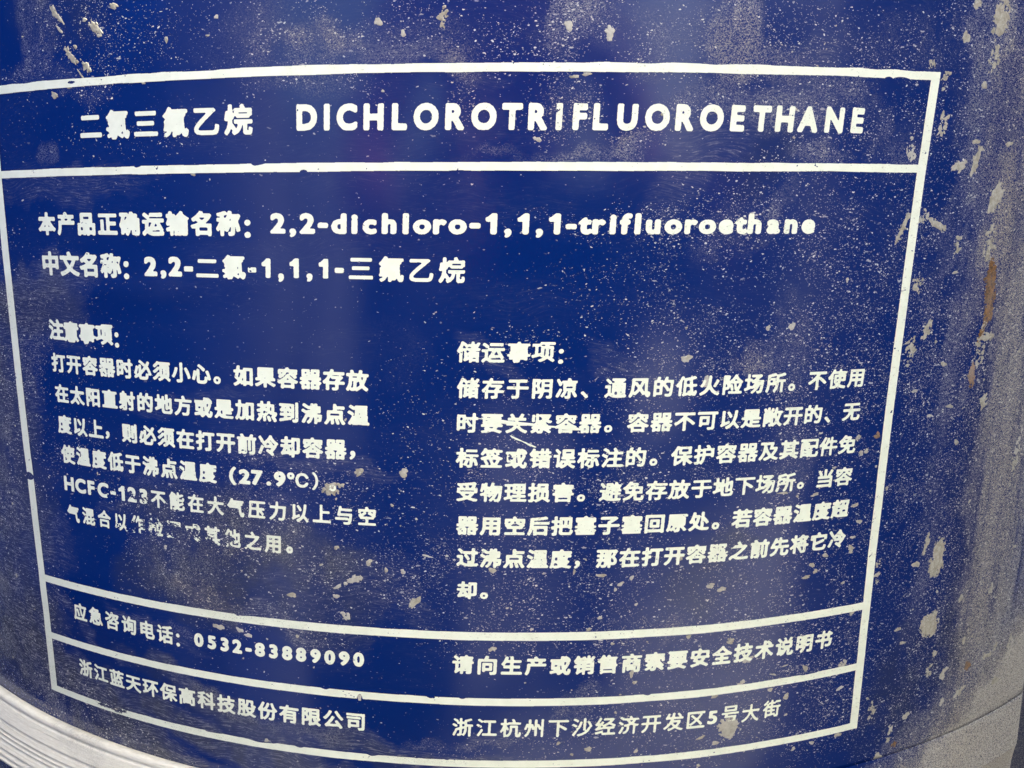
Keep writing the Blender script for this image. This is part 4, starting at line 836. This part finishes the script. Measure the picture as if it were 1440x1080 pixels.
# ---------------------------------------------------------------- the person taking the picture, met only as a reflection in the enamel
def person_mesh():
    V = []; E = []; Rr = []
    def chain(pts, start=None):
        prev = start
        for x, y, z, r in pts:
            V.append((x, y, z)); Rr.append(r); i = len(V) - 1
            if prev is not None: E.append((prev, i))
            prev = i
        return prev
    pel = chain([(-.03, -1.12, .30, .15)])
    chest = chain([(-.03, -1.10, .44, .145), (-.03, -1.06, .58, .16), (-.03, -1.03, .68, .15)], pel)
    neck = chain([(-.03, -1.00, .76, .055), (-.03, -.97, .81, .055)], chest)
    chain([(-.03, -.955, .87, .088), (-.03, -.95, .93, .095), (-.03, -.96, .99, .07)], neck)
    chain([(-.03, -.855, .88, .018)], neck + 1)                       # nose
    for s, hx, hz in ((-1, -.055, .452), (1, .205, .440)):
        sh = chain([(-.03 + s * .17, -1.02, .69, .062), (-.03 + s * .25, -.92, .56, .052), (-.03 + s * .255, -.83, .47, .046)], chest)
        wr = chain([(hx + s * .10, -.62, .445, .036), (hx + s * .045, -.53, .44, .027)], sh)
        palm = chain([(hx + s * .012, -.505, hz, .026), (hx, -.487, hz + .006, .024)], wr)
        for k, (dz, ln) in enumerate(((.026, .9), (.010, 1.0), (-.006, .95), (-.021, .78))):
            chain([(hx + s * .006, -.478, hz + dz, .010), (hx - s * .004, -.462, hz + dz * 1.1, .0092),
                   (hx - s * .020 * ln, -.457, hz + dz * 1.15, .0085), (hx - s * .033 * ln, -.459, hz + dz * 1.15, .0072)], palm)
        chain([(hx - s * .008, -.494, hz + .034, .012), (hx - s * .028, -.486, hz + .040, .010), (hx - s * .042, -.483, hz + .038, .009)], palm - 1)
        kn = chain([(-.03 + s * .12, -1.02, .27, .10), (-.03 + s * .17, -.86, .36, .085), (-.03 + s * .19, -.76, .40, .070)], pel)
        ft = chain([(-.03 + s * .185, -.82, .22, .055), (-.03 + s * .18, -.88, .08, .045)], kn)
        chain([(-.03 + s * .19, -.82, .045, .045), (-.03 + s * .20, -.74, .035, .035)], ft)
    me = bpy.data.meshes.new('person'); me.from_pydata(V, E, [])
    o = bpy.data.objects.new('person_skeleton', me); COL.objects.link(o)
    sk = o.modifiers.new('skin', 'SKIN'); sk.use_smooth_shade = True; sk.branch_smoothing = .4
    for i, r in enumerate(Rr): me.skin_vertices[0].data[i].radius = (r, r)
    me.skin_vertices[0].data[0].use_root = True
    sb = o.modifiers.new('sub', 'SUBSURF'); sb.levels = 2; sb.render_levels = 2
    dg = bpy.context.evaluated_depsgraph_get()
    out = bpy.data.meshes.new_from_object(o.evaluated_get(dg)); bpy.data.objects.remove(o)
    return out
def plain_mat(name, c0, c1, sc, rough):
    m, nt, p = newmat(name); tc = node(nt, 'ShaderNodeTexCoord').outputs['Object']
    nt.links.new(mixc(nt, smooth(nt, noise(nt, tc, sc, 5, .6), .3, .7), c0, c1), p.inputs['Base Color']); p.inputs['Roughness'].default_value = rough
    return m
pm = person_mesh(); pm.name = 'person'
for mm in (plain_mat('mauve_jacket', (.30, .085, .16), (.38, .11, .20), 30, .85), plain_mat('skin', (.66, .36, .28), (.72, .42, .33), 40, .5), plain_mat('dark_trousers', (.012, .013, .018), (.03, .03, .036), 40, .9),
           plain_mat('black_hair', (.01, .009, .008), (.02, .018, .016), 90, .5)):
    pm.materials.append(mm)
for f in pm.polygons:
    c = f.center
    f.material_index = 1 if (c.y > -.535 or c.z > .79) else (2 if c.z < .40 or (c.z < .5 and c.y > -.86 and abs(c.x + .03) < .24 and c.z < .48 and not c.z > .43) else 0)
    if c.z > .93 or (c.z > .84 and c.y < -.99): f.material_index = 3
    f.use_smooth = True
mt_, ntt, pt = newmat('added_sheet_black'); pt.inputs['Base Color'].default_value = (.012, .012, .014, 1); pt.inputs['Roughness'].default_value = .8  # unseen black sheet added to darken the ground mirrored in the enamel
_r = np.random.default_rng(8); nx, ny = 40, 30
_x, _y = np.meshgrid(np.linspace(-1.9, -.12, nx), np.linspace(-2.3, -.42, ny), indexing='ij')
_h = .003 + .012 * fbm(_x * 6, _y * 6, 4, 3) ** 2
_i, _j = np.meshgrid(np.arange(nx - 1), np.arange(ny - 1), indexing='ij')
_q = np.stack([_i * ny + _j, (_i + 1) * ny + _j, (_i + 1) * ny + _j + 1, _i * ny + _j + 1], -1).reshape(-1, 4)
_s = link('added_dark_sheet', quads_mesh('added_dark_sheet', np.stack([_x.ravel() + .03 * (_r.random(nx * ny) - .5), _y.ravel(), _h.ravel()], -1), _q), mt_)
_s['label'] = 'creased black sheet added on the concrete left of the crouching person, unseen, to darken reflections'; _s['category'] = 'sheet'
po = bpy.data.objects.new('person', pm); COL.objects.link(po)
po['label'] = 'person in a mauve jacket crouching to photograph the drum, seen only as a reflection'; po['category'] = 'person'
# the telephone in the hands: its back lies just behind the lens
def slab(name, w, h, d, rad, mat, parent=None, loc=(0, 0, 0)):
    pts = []
    for cx, cy, a0 in ((w / 2 - rad, h / 2 - rad, 0), (-w / 2 + rad, h / 2 - rad, 90), (-w / 2 + rad, -h / 2 + rad, 180), (w / 2 - rad, -h / 2 + rad, 270)):
        for k in range(7):
            a = math.radians(a0 + k * 15); pts.append((cx + rad * math.cos(a), cy + rad * math.sin(a)))
    n = len(pts); v = []
    for z, s in ((0, .985), (-d * .2, 1), (-d * .8, 1), (-d, .985)):
        v += [(x * s, y * s, z) for x, y in pts]
    f = [tuple(range(n)), tuple(reversed(range(3 * n, 4 * n)))]
    for k in range(3):
        for i in range(n): f.append((k * n + (i + 1) % n, k * n + i, (k + 1) * n + i, (k + 1) * n + (i + 1) % n))
    me = bpy.data.meshes.new(name); me.from_pydata(v, [], f); me.update()
    o = link(name, me, mat, parent); o.location = loc
    return o
M_PHONE = plain_mat('black_glass', (.01, .01, .012), (.014, .014, .017), 20, .2)
ph = bpy.data.objects.new('mobile_phone', None); COL.objects.link(ph)
ph['label'] = 'black mobile phone held sideways in both hands in front of the drum'; ph['category'] = 'phone'
ph.rotation_mode = 'XYZ'; ph.rotation_euler = (math.pi / 2 - .2016 + math.pi, 0, 0)
ph.location = (.066, -.4625, ZC - .014)
slab('case', .158, .074, .008, .010, M_PHONE, ph)
slab('camera_bump', .030, .030, .0016, .006, M_PHONE, ph, (-.055, -.014, .0009))
